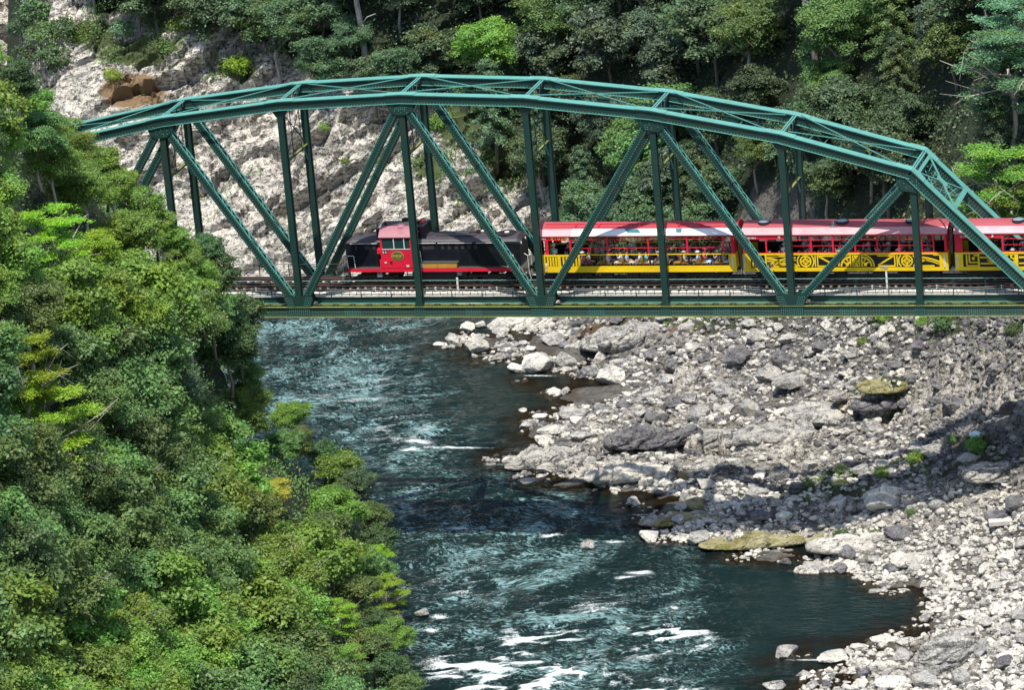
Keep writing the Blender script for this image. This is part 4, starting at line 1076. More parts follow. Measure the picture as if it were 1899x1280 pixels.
# ============================================================ LAND
def rock_mat(name, pale, grey, darkc, sc=1.0, dark_at=.56, tint=None):
    m_, t, b = mat(name); p = geo(t)
    n1 = noise(t, .55 * sc, 6, .65, p, .4); n2 = noise(t, 3.2 * sc, 8, .72, p, .6); n3 = noise(t, 15 * sc, 6, .75, p, .5)
    mp_ = t.nodes.new('ShaderNodeMapping'); mp_.inputs['Rotation'].default_value = (.2, -.5, .3); mp_.inputs['Scale'].default_value = (.35, .6, 1.9); t.links.new(p, mp_.inputs[0]); n4 = noise(t, 1.6 * sc, 7, .7, mp_.outputs[0], .5)
    c = mix(t, pale, grey, ramp(t, n1, [(.42, (0, 0, 0)), (.66, (1, 1, 1))]))
    if tint: c = mix(t, c, tint, ramp(t, noise(t, .9, 3, .5, p), [(.5, (0, 0, 0)), (.7, (.7, .7, .7))]))
    s_ = mth(t, 'ADD', mth(t, 'ADD', mth(t, 'MULTIPLY', n2, .36), mth(t, 'MULTIPLY', n3, .34)), mth(t, 'MULTIPLY', n4, .30))
    c = mix(t, c, darkc, ramp(t, s_, [(dark_at, (0, 0, 0)), (dark_at + .035, (.92, .92, .92))]))
    return m_, t, b, p, c, s_
def finish_rock(t, b, c, s_, p, strength=.9):
    t.links.new(c, b.inputs['Base Color']); b.inputs['Roughness'].default_value = .85
    v = t.nodes.new('ShaderNodeTexVoronoi'); v.feature = 'DISTANCE_TO_EDGE'; v.inputs['Scale'].default_value = 2.6; t.links.new(p, v.inputs['Vector'])
    h_ = mth(t, 'ADD', mth(t, 'MULTIPLY', s_, 1.3), mth(t, 'MINIMUM', mth(t, 'MULTIPLY', v.outputs[0], 2.5), .25))
    bump(t, b, h_, strength, .22)
m_, t, b, p, c, s_ = rock_mat('boulder_stone', (.56, .53, .465), (.26, .255, .245), (.025, .025, .022), 1.0, .50, (.20, .19, .21))
finish_rock(t, b, mix(t, c, (.60, .57, .51), mth(t, 'MULTIPLY', orand(t), .35)), s_, p); M['rock'] = m_
m_, t, b, p, c, s_ = rock_mat('dark_stone', (.25, .24, .235), (.10, .098, .10), (.015, .015, .013), 1.0, .51, (.13, .10, .14)); finish_rock(t, b, c, s_, p); M['rock_dark'] = m_
m_, t, b, p, c, s_ = rock_mat('pale_stone', (.75, .705, .61), (.42, .395, .35), (.03, .03, .026), .9, .525); finish_rock(t, b, c, s_, p); M['rock_pale'] = m_
m_, t, b, p, c, s_ = rock_mat('mossy_stone', (.42, .38, .22), (.17, .15, .03), (.05, .05, .012), 1.2, .53, (.17, .155, .02)); finish_rock(t, b, c, s_, p); M['rock_moss'] = m_
m_, t, b, p, c, s_ = rock_mat('ground_stone', (.68, .62, .53), (.38, .35, .305), (.026, .025, .02), 1.0, .495)
# ground: stone, then soil, moss, forest floor and the wet brown river bed
c = mix(t, c, (.19, .12, .06), ramp(t, mth(t, 'MULTIPLY', attr(t, 'soil'), mth(t, 'ADD', noise(t, 1.2, 5, .6, p), .35)), [(.30, (0, 0, 0)), (.42, (1, 1, 1))]))
c = mix(t, c, (.055, .075, .02), ramp(t, mth(t, 'MULTIPLY', attr(t, 'moss'), mth(t, 'ADD', noise(t, 2.2, 6, .7, p), .25)), [(.36, (0, 0, 0)), (.5, (1, 1, 1))]))
c = mix(t, c, (.034, .031, .025), mth(t, 'MULTIPLY', attr(t, 'gap'), .85))  # beach ground nearly black: crevice shade between stones put into its colour
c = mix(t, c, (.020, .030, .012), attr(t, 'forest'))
c = mix(t, c, (.050, .040, .026), attr(t, 'wet'))
finish_rock(t, b, c, s_, p, .65); M['land'] = m_

SHORE = [(760, 588), (835, 625), (870, 655), (905, 622), (985, 618), (1045, 645), (1110, 655), (1085, 672), (960, 690), (1065, 705), (1180, 718), (1130, 742), (1020, 765), (1000, 795), (1062, 822), (925, 852), (1000, 880), (1100, 895), (1205, 915), (1290, 935), (1340, 950), (1195, 957), (1265, 995), (1400, 1020), (1560, 1035), (1680, 1060), (1752, 1105), (1765, 1140), (1735, 1172), (1660, 1200), (1600, 1235), (1540, 1290)]
BEACH = SHORE + [(1500, 1420), (2000, 1420), (2000, 585), (760, 585)]
ctrl = []
def cp(px, py, h): q = at_z(px, py, WZ + h); a, b_ = uv(q); ctrl.append((float(a), float(b_), WZ + h))
for px, py in SHORE[1::1]: cp(px, py, .08)
for q in [(1300, 800, 1.3), (1400, 850, 1.4), (1500, 950, 1.3), (1600, 1000, 1.2), (1750, 1030, 1.6), (1899, 1100, 2.8), (1899, 1280, 1.9), (1750, 1280, .9), (1300, 700, 1.6), (1500, 700, 3.2), (1500, 800, 2.1),
          (1700, 800, 4), (1899, 850, 6), (1899, 950, 4.2), (1700, 920, 2.5), (1899, 700, 9.6), (1899, 600, 12.4), (1700, 700, 6), (1700, 600, 8.4), (1500, 600, 5.2), (1300, 600, 3.0), (1200, 620, 1.8), (1080, 600, 1.0),
          (1900, 1420, 1.0), (2000, 1200, 3), (2050, 900, 7), (2050, 650, 14), (1200, 800, .8), (1200, 870, .9), (1150, 770, .6), (1400, 960, .5), (1350, 985, .4),
          (700, 700, -1.6), (800, 800, -1.4), (950, 655, -.35), (1000, 730, -.4), (880, 720, -.9), (900, 780, -.8), (980, 815, -.35), (900, 1000, -1.6), (1100, 1060, -1.2), (1300, 1150, -1.3), (1600, 1110, -.5), (1500, 1190, -.4), (1000, 1280, -1.2),
          (520, 620, -1.6), (620, 900, -2), (700, 1150, -2), (1300, 1280, -.7), (1450, 1270, -.3), (1180, 935, -.5), (800, 640, -.4), (720, 620, -1), (300, 700, -2), (300, 1000, -2), (600, 1350, -2), (1200, 1400, -1.5)]: cp(*q)
def cslope(px, ys, vb, m_, h0=0.0):
    for py in ys:
        d = ray(px, py); h = d[:2] @ FW; t_ = -d[2] / h; v = (CAM[2] - WZ - h0 + m_ * vb) / (m_ + t_); u_ = (d[:2] @ RT) / h * v
        ctrl.append((float(u_), float(v), float(CAM[2] - t_ * v)))
for px, vb in ((120, 362), (300, 360), (450, 359.5), (600, 357.5), (780, 353), (900, 350.5), (1000, 350)):
    a, b_ = uv(at_z(px, 560, WZ)); ctrl.append((float(a), vb, WZ - .1)); cslope(px, (480, 400, 300, 200, 100, 0, -90), vb, 1.15 if px < 800 else 1.0)
for px, v0, h0 in ((1150, 345, 2.5), (1300, 338, 6), (1500, 325, 9), (1700, 314, 13), (1899, 304, 16.5), (2020, 300, 18)): cslope(px, (410, 300, 200, 100, 0, -90), v0, 1.0, h0)
for u_ in (-60, -30, 0, 30, 60, 90): ctrl.append((u_, 420, 42.0)); ctrl.append((u_, 470, 80.0))
TER = TPS([(a, b_) for a, b_, z in ctrl], np.array([z for *_, z in ctrl]), .3)
def land_h(u_, v_):
    z = TER(np.stack([u_, v_], 1))
    z = np.where((u_ < -12) & (v_ < 350), np.minimum(z, WZ - 1.5), np.minimum(z, 75)); z = np.where(v_ < 250, np.minimum(z, WZ + 6), z)
    cut = sstep(-36.5, -46., u_ + 2.2 * vnoise(np.stack([u_ * .2, v_ * .35, 0 * u_], 1), 4)) * sstep(345, 350, v_) * 1.0     # the spur ends in a bluff over the cove
    cut *= 1 - sstep(-42, -36, u_) * sstep(392, 430, v_)
    cut *= 1 - sstep(500, 540, v_)
    return z * (1 - cut) + (WZ - 2.0) * cut
def land_mask_cobble(pix): return inpoly(pix, BEACH)
def axis(lo, hi, step, far_lo, far_hi, g=1.12):
    a = list(np.arange(lo, hi, step)); s_ = step; x = lo
    while x > far_lo: s_ *= g; x -= s_; a.insert(0, x)
    s_ = step; x = a[-1]
    while x < far_hi: s_ *= g; x += s_; a.append(x)
    return np.array(a)
def grid_faces(nu, nv):
    i, j = np.meshgrid(np.arange(nu - 1), np.arange(nv - 1), indexing='ij'); a = (i * nv + j).ravel()
    return np.stack([a, a + nv, a + nv + 1, a + 1], 1)
def crag(P, amp=1.0):
    Q = P @ np.array([[.90, 0, .43], [0, 1, 0], [-.43, 0, .90]]).T; Q = Q + .5 * np.stack([vnoise(P * .5, 3), vnoise(P * .5, 4), vnoise(P * .5, 5)], 1)
    r = fbm(P / 9., 1, 3) * 1.6
    for sc, a, s_, ck in (((.075, .13, .34), 2.5, 20, .04), ((.24, .36, 1.05), 1.15, 30, .06), ((.9, 1.2, 2.8), .26, 40, .09), ((2.8, 3.0, 5.0), .11, 50, .1)):
        d1, d2, hid, tl = worley(Q * np.array(sc), s_); r = r + a * ((hid - .5) * .75 + tl * .75 - .30 * np.exp(-(d2 - d1) / ck))
    return r * amp + .06 * fbm(P * 3, 77, 3)
def gauss_px(pix, spots):
    r = np.zeros(len(pix))
    for x, y, rx, ry in spots: r = np.maximum(r, np.exp(-((pix[:, 0] - x) / rx) ** 2 - ((pix[:, 1] - y) / ry) ** 2))
    return r
MOSS = [(1560, 900, 90, 35), (1690, 870, 120, 30), (1820, 840, 80, 30), (1640, 600, 60, 25), (1760, 610, 80, 25), (1280, 600, 160, 25), (1480, 920, 60, 30), (1450, 1000, 120, 14), (440, 125, 50, 25), (850, 230, 60, 60), (930, 300, 60, 50), (260, 90, 120, 35), (1290, 965, 130, 14), (800, 300, 50, 40), (1630, 730, 70, 30), (170, 60, 60, 40)]
SOIL = [(245, 165, 62, 38), (1200, 610, 150, 26), (840, 60, 60, 30), (1560, 760, 50, 20)]
ua = axis(-42, 48, .18, -170, 200); va = axis(244, 388, .18, 215, 640)
U, V = np.meshgrid(ua, va, indexing='ij'); U = U.ravel(); V = V.ravel(); Z = land_h(U, V); X, Y = xy(U, V)
Pp = np.stack([X, Y, Z], 1); pix = project(Pp)
rock_m = sstep(WZ + .3, WZ + 2.0, Z) * sstep(338, 352, V) * (1 - sstep(385, 395, V)) * (1 - sstep(0, 16, U))
rock_m = np.maximum(rock_m, .25 * sstep(338, 352, V) * (1 - sstep(385, 395, V)) * sstep(WZ + .3, WZ + 2.0, Z))
act = rock_m > .01; D = np.zeros(len(Z)); D[act] = crag(Pp[act], 1.05) * rock_m[act] * (.45 + .75 * sstep(-.35, .35, vnoise(Pp[act] / 5.5, 66)))
bm_ = (inpoly(pix, BEACH) & (V < 350) & (V > 243)); bd = np.zeros(len(Z)); bd[bm_] = fbm(Pp[bm_] * .45, 60, 4) * .35 + .10 * (worley(Pp[bm_] * 1.4, 70)[2] - .5)
LEDGE = [(1190, 810, 130, 45), (1330, 830, 110, 45), (1460, 830, 100, 40), (1120, 870, 130, 30), (1640, 750, 110, 45), (1280, 700, 60, 30), (1620, 940, 110, 50), (1500, 1010, 160, 30), (1820, 900, 90, 40), (1180, 620, 130, 25), (1800, 720, 110, 90), (1740, 1210, 90, 50)]
lg = gauss_px(pix, LEDGE) * bm_; la = lg > .05; bd[la] += (crag(Pp[la] * 1.5 + 31, .85) + .25) * lg[la]
Z0 = Z.copy()
Pp[:, 0] += -FW[0] * D * .7; Pp[:, 1] += -FW[1] * D * .7; Pp[:, 2] += D * .7 + bd * sstep(WZ - .1, WZ + .8, Z) + .12 * fbm(Pp * .8, 80, 3) + .30 * np.exp(-((Z - WZ) / .8) ** 2) * vnoise(Pp * np.array([.55, .55, 0]) + 3, 81)
TREELINE = [(100, -330), (2400, -330), (2400, 470), (1560, 450), (1512, 400), (1490, 335), (1400, 340), (1370, 410), (1340, 450), (1045, 450), (1015, 345), (950, 265), (840, 195), (740, 150), (640, 132), (560, 108), (470, 70), (380, 20), (300, -20), (180, 40)]
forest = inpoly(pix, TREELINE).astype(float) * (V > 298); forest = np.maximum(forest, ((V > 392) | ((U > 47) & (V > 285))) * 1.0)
wet = 1 - sstep(WZ + .02, WZ + .16, Pp[:, 2] + .1 * vnoise(Pp * 1.3, 44))
land = obj('riverbank', np_mesh('riverbank', Pp, grid_faces(len(ua), len(va)), M['land'], False, None,
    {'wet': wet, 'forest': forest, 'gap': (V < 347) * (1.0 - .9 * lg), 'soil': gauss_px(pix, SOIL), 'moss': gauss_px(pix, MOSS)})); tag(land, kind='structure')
LANDZ = Pp[:, 2].reshape(len(ua), len(va))
def ground(u_, v_):
    i = np.clip(np.searchsorted(ua, u_) - 1, 0, len(ua) - 2); j = np.clip(np.searchsorted(va, v_) - 1, 0, len(va) - 2)
    fu = (u_ - ua[i]) / (ua[i + 1] - ua[i]); fv = (v_ - va[j]) / (va[j + 1] - va[j])
    return (LANDZ[i, j] * (1 - fu) + LANDZ[i + 1, j] * fu) * (1 - fv) + (LANDZ[i, j + 1] * (1 - fu) + LANDZ[i + 1, j + 1] * fu) * fv
# far bank beyond the cove
u2 = np.arange(-120, -20, .35); v2 = axis(432, 475, .35, 425, 560); A, B_ = np.meshgrid(u2, v2, indexing='ij'); A = A.ravel(); B_ = B_.ravel()
z2 = WZ - 1.0 + (B_ - 444 + 2.5 * np.sin(A * .22)) * .95; x2, y2 = xy(A, B_); P2 = np.stack([x2, y2, z2], 1); d_ = crag(P2 * np.array([1, 1, 1]), 1.3) * sstep(WZ - 1, WZ + 1, z2)
P2[:, 2] += d_ * .7; P2[:, 0] -= FW[0] * d_ * .7; P2[:, 1] -= FW[1] * d_ * .7
pix2 = project(P2); fo = (B_ > 474) * 1.0
tag(obj('far_bank', np_mesh('far_bank', P2, grid_faces(len(u2), len(v2)), M['land'], False, None, {'gap': 0 * fo, 'wet': 1 - sstep(WZ + .1, WZ + .4, P2[:, 2]), 'forest': fo, 'soil': 0 * fo, 'moss': gauss_px(pix2, [(170, 60, 80, 50), (60, 20, 60, 20)])})), kind='structure')

# ============================================================ WATER
uw = axis(-27, 31, .19, -110, 70, 1.18); vw = axis(244, 362, .19, 215, 470, 1.12)
U, V = np.meshgrid(uw, vw, indexing='ij'); U = U.ravel(); V = V.ravel(); X, Y = xy(U, V); pix = project(np.stack([X, Y, np.full(len(X), WZ)], 1))
rough = .35 + gauss_px(pix, [(620, 720, 240, 170), (760, 800, 170, 80), (1000, 1220, 330, 150), (900, 1000, 260, 130), (1250, 1150, 160, 120), (560, 620, 150, 60)]) * .9
calm = gauss_px(pix, [(1010, 740, 150, 85), (960, 640, 160, 40), (1180, 930, 90, 22), (1560, 1130, 210, 75), (1480, 1210, 120, 40), (1320, 960, 90, 20), (1250, 990, 60, 12)])
amp = rough * (1 - .86 * np.clip(calm * 1.3, 0, 1))
flow = (U - .25 * V)
Q = np.stack([flow * .30 + 1.2 * vnoise(np.stack([U * .12, V * .12, 0 * U], 1), 90), V * .62, 0 * U], 1)
h1 = 1 - 2 * np.abs(vnoise(Q, 91)); h2 = 1 - 2 * np.abs(vnoise(Q * 2.3 + 9, 92)); h3 = vnoise(Q * 5.2, 93); h4 = vnoise(Q * np.array([8.5, 10, 1]), 94)
hh = (h1 * .13 + h2 * .085 + h3 * .05 + h4 * .024) * amp
big = gauss_px(pix, [(1010, 1210, 300, 110), (880, 1120, 160, 100)]); hh += big * .16 * np.sin(V * 1.35 + .6 * np.sin(U * .35) + U * .18) * (.6 + .4 * vnoise(Q * .8, 95))
Zw = WZ + hh; depth = np.clip(WZ - ground(U, V), 0, 3)
fr = gauss_px(pix, [(1000, 1275, 170, 55), (1190, 1290, 150, 32), (1005, 1215, 110, 70), (880, 1250, 110, 50), (740, 800, 110, 45), (660, 720, 130, 70), (860, 1090, 110, 60), (1090, 1130, 150, 60), (1230, 1180, 110, 60)])
cr = np.clip(.55 * h1 + .40 * h2 + .30 * vnoise(Q * 4.1 + 3, 96) + .22 * vnoise(Q * 9.0, 97) - .12, 0, 1)
foam = fr * np.clip(cr * 2.1, 0, 1.15) * np.where(pix[:, 1] > 1170, 1.15, .62)
foam = np.maximum(foam, gauss_px(pix, [(760, 835, 28, 6), (775, 822, 42, 4), (1185, 1065, 38, 5), (1160, 1074, 28, 3.5), (1022, 997, 30, 3), (815, 1143, 24, 7), (1140, 1005, 30, 3), (800, 1170, 20, 4), (1250, 1130, 14, 3), (860, 980, 50, 2.5), (1350, 940, 40, 2.5), (1550, 1060, 110, 4), (850, 832, 90, 2.5), (1500, 1225, 60, 2.5), (905, 660, 30, 2), (1000, 697, 50, 2), (1010, 804, 40, 2), (960, 862, 60, 2.5), (1200, 955, 50, 2)]))
crest = np.clip((h1 + h2 * .6 - .9) * 1.4, 0, 1) * np.clip(rough - .6, 0, 1)
m_, t, b = mat('river_water'); p = geo(t); b.inputs['Roughness'].default_value = .09; b.inputs['IOR'].default_value = 1.33
mp = t.nodes.new('ShaderNodeMapping'); mp.inputs['Rotation'].default_value = (0, 0, -R(17)); mp.inputs['Scale'].default_value = (.55, 1.15, 1); t.links.new(p, mp.inputs[0])
n1 = noise(t, 2.2, 5, .62, mp.outputs[0], .5); n2 = noise(t, .35, 3, .5, mp.outputs[0])
bump(t, b, mth(t, 'MULTIPLY', n1, mth(t, 'ADD', mth(t, 'MULTIPLY', attr(t, 'amp'), .95), .12)), .9, .42)
deep = mix(t, (.002, .009, .008), (.004, .017, .015), n2); shallow = (.022, .016, .009)
col_ = mix(t, shallow, deep, ramp(t, attr(t, 'depth'), [(.03, (0, 0, 0)), (.15, (1, 1, 1))]))
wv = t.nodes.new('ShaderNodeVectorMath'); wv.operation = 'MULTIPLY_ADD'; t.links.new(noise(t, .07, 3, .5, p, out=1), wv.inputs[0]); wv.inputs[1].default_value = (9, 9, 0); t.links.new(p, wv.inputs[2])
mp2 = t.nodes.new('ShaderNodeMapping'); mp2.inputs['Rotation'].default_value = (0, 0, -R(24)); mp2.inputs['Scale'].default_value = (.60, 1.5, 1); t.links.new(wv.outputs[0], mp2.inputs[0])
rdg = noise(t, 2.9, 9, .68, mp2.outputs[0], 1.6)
glint_streak = ramp(t, mth(t, 'ADD', mth(t, 'ADD', rdg, mth(t, 'MULTIPLY', attr(t, 'amp'), .10)), mth(t, 'SUBTRACT', mth(t, 'MULTIPLY', noise(t, .20, 4, .65, p, .8), .62), .135)), [(.80, (0, 0, 0)), (.93, (.85, .85, .85))])
col_ = mix(t, col_, (.26, .43, .43), mth(t, 'MULTIPLY', glint_streak, ramp(t, attr(t, 'amp'), [(.2, (0, 0, 0)), (.8, (1, 1, 1))])))  # pale cyan sky highlights painted into the water colour along the streaks
fm = ramp(t, mth(t, 'ADD', mth(t, 'MULTIPLY', attr(t, 'foam'), .30), noise(t, 4.5, 10, .8, mp2.outputs[0], 2.2)), [(.71, (0, 0, 0)), (.82, (1, 1, 1))])
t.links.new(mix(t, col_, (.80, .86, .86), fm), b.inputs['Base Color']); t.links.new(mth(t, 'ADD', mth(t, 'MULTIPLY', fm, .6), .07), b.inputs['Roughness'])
tr = t.nodes.new('ShaderNodeBsdfTransparent'); tr.inputs[0].default_value = (.42, .36, .26, 1); mx = t.nodes.new('ShaderNodeMixShader')
out = t.nodes['Material Output']; t.links.new(ramp(t, attr(t, 'depth'), [(.0, (.85, .85, .85)), (.20, (.0, .0, .0))]), mx.inputs[0]); t.links.new(b.outputs[0], mx.inputs[1]); t.links.new(tr.outputs[0], mx.inputs[2])
t.links.new(mx.outputs[0], out.inputs['Surface'])
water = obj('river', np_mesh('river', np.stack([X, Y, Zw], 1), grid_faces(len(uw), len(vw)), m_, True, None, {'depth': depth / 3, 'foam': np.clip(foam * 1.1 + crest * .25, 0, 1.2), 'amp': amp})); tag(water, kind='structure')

# ============================================================ ROCKS
import bmesh
def ico(sub):
    bm = bmesh.new(); bmesh.ops.create_icosphere(bm, subdivisions=sub, radius=1); bm.verts.ensure_lookup_table()
    V_ = np.array([v.co[:] for v in bm.verts]); F_ = np.array([[v.index for v in f.verts] for f in bm.faces]); bm.free(); return V_, F_
def chisel(V_, seed, n=13, rough_=.035, flat=.0):
    r_ = np.random.default_rng(seed); nn = r_.normal(size=(n, 3)); nn /= np.linalg.norm(nn, axis=1)[:, None]; d = r_.uniform(.48, .86, n)
    dots = V_ @ nn.T; rr = np.min(np.where(dots > .05, d[None] / np.maximum(dots, .05), 1.15), axis=1); rr = np.minimum(rr, 1.12)
    P = V_ * rr[:, None]; return P * (1 + rough_ * fbm(P * 3 + seed, seed, 4)[:, None] * 2)
VI4, FI4 = ico(4); VI1, FI1 = ico(2); VI5, FI5 = ico(6)
rock_meshes = {}
for mk in ('rock', 'rock_dark', 'rock_pale', 'rock_moss'):
    rock_meshes[mk] = [np_mesh('boulder', chisel(VI4, 100 + i, 15 + i % 5), FI4, M[mk]) for i in range(7)]
RG = 'loose boulders on the river bank'
def boulder(pos, w, d, h, mk, var, rz, tilt, label, name='boulder', group=None, sink=.3):
    o = obj(name, rock_meshes[mk][var % 7]); o.scale = (w / 2, d / 2, h / 2); o.rotation_euler = (tilt, tilt * .6, rz); o.location = (pos[0], pos[1], pos[2] + h * (.5 - sink))
    tag(o, label, 'boulder', group); return o
def place_px(px, py, iters=12):                       # where the sight line meets the ground
    h = .3
    lo, hi = 230., 470.
    for v in np.arange(240, 460, .25):
        q = at_v(px, py, v); a, b_ = uv(q)
        g = max(float(ground(np.array([a]), np.array([b_]))[0]), WZ - .25)
        if q[2] <= g: return np.array([q[0], q[1], g])
    return at_z(px, py, WZ)
def mpx(v): return v / FPX                            # metres per picture pixel at ground distance v
placed = []
def landmark(px, py, wpx, hpx, mk, label, var, rz=0., flat=1.0, tilt=.1, name='boulder'):
    q = place_px(px, py + hpx * .35); v = uv(q)[1]; w_ = wpx * mpx(v) * 1.1; h_ = hpx * mpx(v) / .95 * 1.15
    if q[2] < WZ: q[2] = WZ + .05; h_ *= 1.25; w_ *= 1.15
    boulder(q, w_, w_ * .8 * flat, h_, mk, var, rz + R(17), tilt, label, name); placed.append((px, py, max(wpx, hpx) * .5))
for a in [
    (881, 645, 42, 38, 'rock_pale', 'white triangular boulder standing alone in the shallows below the bridge', 0), (842, 632, 34, 24, 'rock', 'grey split boulder in shallow water upstream of the white triangular boulder', 1), (866, 612, 32, 18, 'rock_pale', 'low pale boulder touching the row of rocks under the bridge chord', 2),
    (893, 608, 22, 14, 'rock_pale', 'small white pointed boulder in the water under the bridge', 3), (1031, 626, 48, 28, 'rock', 'leaning slab boulder at the waterline under the second panel of the bridge', 4), (984, 645, 20, 14, 'rock_pale', 'small white boulder isolated in brown shallow water', 5),
    (1000, 680, 70, 30, 'rock_pale', 'broad white boulder at the tip of the upper rock spit', 6), (1045, 672, 40, 32, 'rock', 'upright pale boulder on the upper rock spit', 0), (960, 690, 40, 12, 'rock_pale', 'flat white rock running into the water at the upper spit', 1), (1132, 697, 64, 34, 'rock_pale', 'rounded white boulder in the shallow bay between the two rock spits', 2),
    (1026, 797, 56, 26, 'rock_pale', 'long smooth white boulder at the edge of the green pool', 3), (1022, 819, 18, 12, 'rock_pale', 'small white rock in the pool beside the long smooth boulder', 4), (1062, 765, 50, 34, 'rock', 'pile of pale rock at the head of the middle spit', 5),
    (1372, 660, 74, 34, 'rock_dark', 'dark slanting slab boulder in the upper rubble', 6), (1405, 625, 60, 28, 'rock', 'grey wedge boulder close under the bridge at the top of the rubble', 0), (1454, 665, 60, 40, 'rock_dark', 'dark purple boulder with a pointed top', 1), (1425, 690, 66, 40, 'rock', 'tall grey boulder leaning on the dark purple one', 2), (1475, 705, 90, 34, 'rock', 'wide flat-topped grey boulder under the dark purple one', 3), (1350, 715, 64, 30, 'rock', 'grey boulder in front of the slanting slab', 4),
    (1512, 762, 116, 62, 'rock', 'largest sloping grey boulder in the middle of the beach', 5), (1393, 757, 46, 52, 'rock', 'upright pointed boulder beside the largest sloping boulder', 1), (1300, 765, 60, 36, 'rock', 'rounded pale boulder at the middle of the spit', 6), (1250, 745, 50, 30, 'rock_dark', 'dark low boulder on the crest of the spit', 0),
    (1637, 922, 108, 58, 'rock_pale', 'large black and white boulder beside the moss', 2), (1562, 1000, 60, 30, 'rock_dark', 'dark shrubby boulder below the black and white one', 3), (1670, 985, 56, 26, 'rock_dark', 'low dark boulder downhill from the black and white one', 4),
    (1293, 932, 36, 34, 'rock_moss', 'brown cube-shaped boulder at the water inlet', 4), (1262, 940, 24, 22, 'rock', 'small grey boulder left of the brown cube-shaped one', 5), (1200, 892, 40, 26, 'rock_pale', 'white blocky boulder at the inlet mouth', 6), (1235, 895, 36, 20, 'rock_pale', 'white flat boulder next to the blocky one', 0), (1266, 886, 26, 16, 'rock_moss', 'mossy small boulder at the inlet', 1),
    (1088, 1020, 30, 22, 'rock', 'pale rock breaking the surface in mid river', 2), (786, 1145, 28, 16, 'rock', 'small brown rock by the left bank with white water behind it', 3),
    (1635, 1187, 34, 14, 'rock_pale', 'small white rock in the lower calm pool', 4), (1650, 1262, 62, 36, 'rock_pale', 'largest white boulder at the lower corner of the beach', 5), (1600, 1268, 40, 26, 'rock_pale', 'white boulder left of the largest lower one', 6), (1634, 1232, 30, 16, 'rock_pale', 'round white boulder above the largest lower one', 0), (1572, 1275, 30, 14, 'rock_pale', 'low white boulder at the bottom edge of the shallows', 1),
    (1710, 1258, 60, 36, 'rock', 'grey white boulder right of the largest lower one', 2), (1550, 1226, 62, 12, 'rock_pale', 'flat white ledge rock in the brown shallows', 3), (1440, 1278, 40, 10, 'rock', 'flat rock awash at the bottom edge of the river', 4),
    (1848, 955, 46, 40, 'rock_dark', 'dark squared block at the foot of the right bank', 5), (1884, 935, 50, 40, 'rock_dark', 'dark round block beside the squared one', 6), (1770, 745, 60, 40, 'rock_dark', 'dark flat block on the steep right bank', 1), (1600, 870, 46, 30, 'rock', 'tan boulder among the green moss', 3), (1735, 835, 50, 28, 'rock', 'tan flat boulder on the moss at the right', 4), (1740, 1095, 30, 16, 'rock', 'rounded boulder at the water corner', 5),
    (1690, 705, 40, 22, 'rock_dark', 'dark block above the mossy hollow', 6), (1580, 655, 50, 26, 'rock', 'grey boulder below the bridge post foot', 0), (1640, 645, 36, 20, 'rock', 'pale boulder right of the grey one below the bridge', 1), (1520, 640, 44, 24, 'rock_dark', 'dark boulder under the main gusset of the bridge', 2), (1560, 735, 44, 26, 'rock', 'grey boulder behind the largest sloping one', 3)]:
    landmark(*a, rz=random.uniform(-.3, .3))
o = None
# bedrock outcrops
def outcrop(px, py, wpx, hgt, dep, mk, label, seed, rz=0., amp_=.35):
    q = place_px(px, py); v = uv(q)[1]; w_ = wpx * mpx(v) / 2; P = VI5.copy(); P[:, 2] = np.maximum(P[:, 2], -.35)
    P = np.sign(P) * np.abs(P) ** .85; S = np.array([w_, dep / 2, hgt]); P = P * S; W0 = P + q
    nrm = VI5 / S; nrm /= np.linalg.norm(nrm, axis=1)[:, None]; P = P + nrm * (crag(W0 * 1.6 + seed * 13.7, amp_))[:, None] * np.clip(P[:, 2:3] / hgt + .5, .2, 1)
    o = obj('bedrock_outcrop', np_mesh('bedrock_outcrop', P, FI5, M[mk])); o.location = q; o.rotation_euler = (0, 0, R(17) + rz); tag(o, label, 'rock outcrop')
for a in [(965, 605, 130, .9, 3.2, 'rock_pale', 'big pale bedrock outcrop at the waterline under the bridge', 1), (1160, 628, 190, .9, 4.5, 'rock', 'long overhanging bedrock bank with a dark undercut below the bridge', 2),
          (1010, 857, 165, .6, 2.2, 'rock', 'long grey bedrock tongue reaching into the rapids', 3), (1170, 880, 190, .5, 2.4, 'rock_pale', 'pale bedrock ledge joining the long tongue to the beach', 4), (1210, 815, 190, .7, 3.4, 'rock_dark', 'dark bedrock hump in the middle of the spit', 5),
          (1320, 820, 120, .9, 3.0, 'rock', 'rounded grey bedrock mass beside the dark hump', 6), (1440, 815, 170, .9, 3.2, 'rock', 'layered grey bedrock mass inland of the rounded one', 7), (1300, 962, 250, .26, 2.4, 'rock_moss', 'flat mossy ledge stretching into the river', 8),
          (1420, 1002, 270, .28, 2.8, 'rock_moss', 'lower white and yellow mossy ledge beside the river', 9), (1590, 1012, 200, .35, 3.0, 'rock_pale', 'white cracked ledge behind the lower mossy one', 10), (1545, 1055, 150, .12, 1.6, 'rock_pale', 'flat white ledge barely above the water', 11),
          (1762, 1225, 150, 1.3, 3.6, 'rock', 'big pinkish white bedrock knob at the lower beach', 12), (1640, 720, 110, .5, 3.0, 'rock_moss', 'brown mossy hollow rock in the upper beach', 13), (1640, 780, 130, .5, 2.2, 'rock_dark', 'dark layered ledge below the mossy hollow', 14),
          (1855, 890, 150, .7, 3.0, 'rock', 'pale rough rock shelf at the foot of the right bank', 15), (1700, 1040, 110, .4, 2.0, 'rock_pale', 'white rock at the bend of the shore', 16)]: outcrop(*a, amp_=.16 if a[3] < .4 else .30)
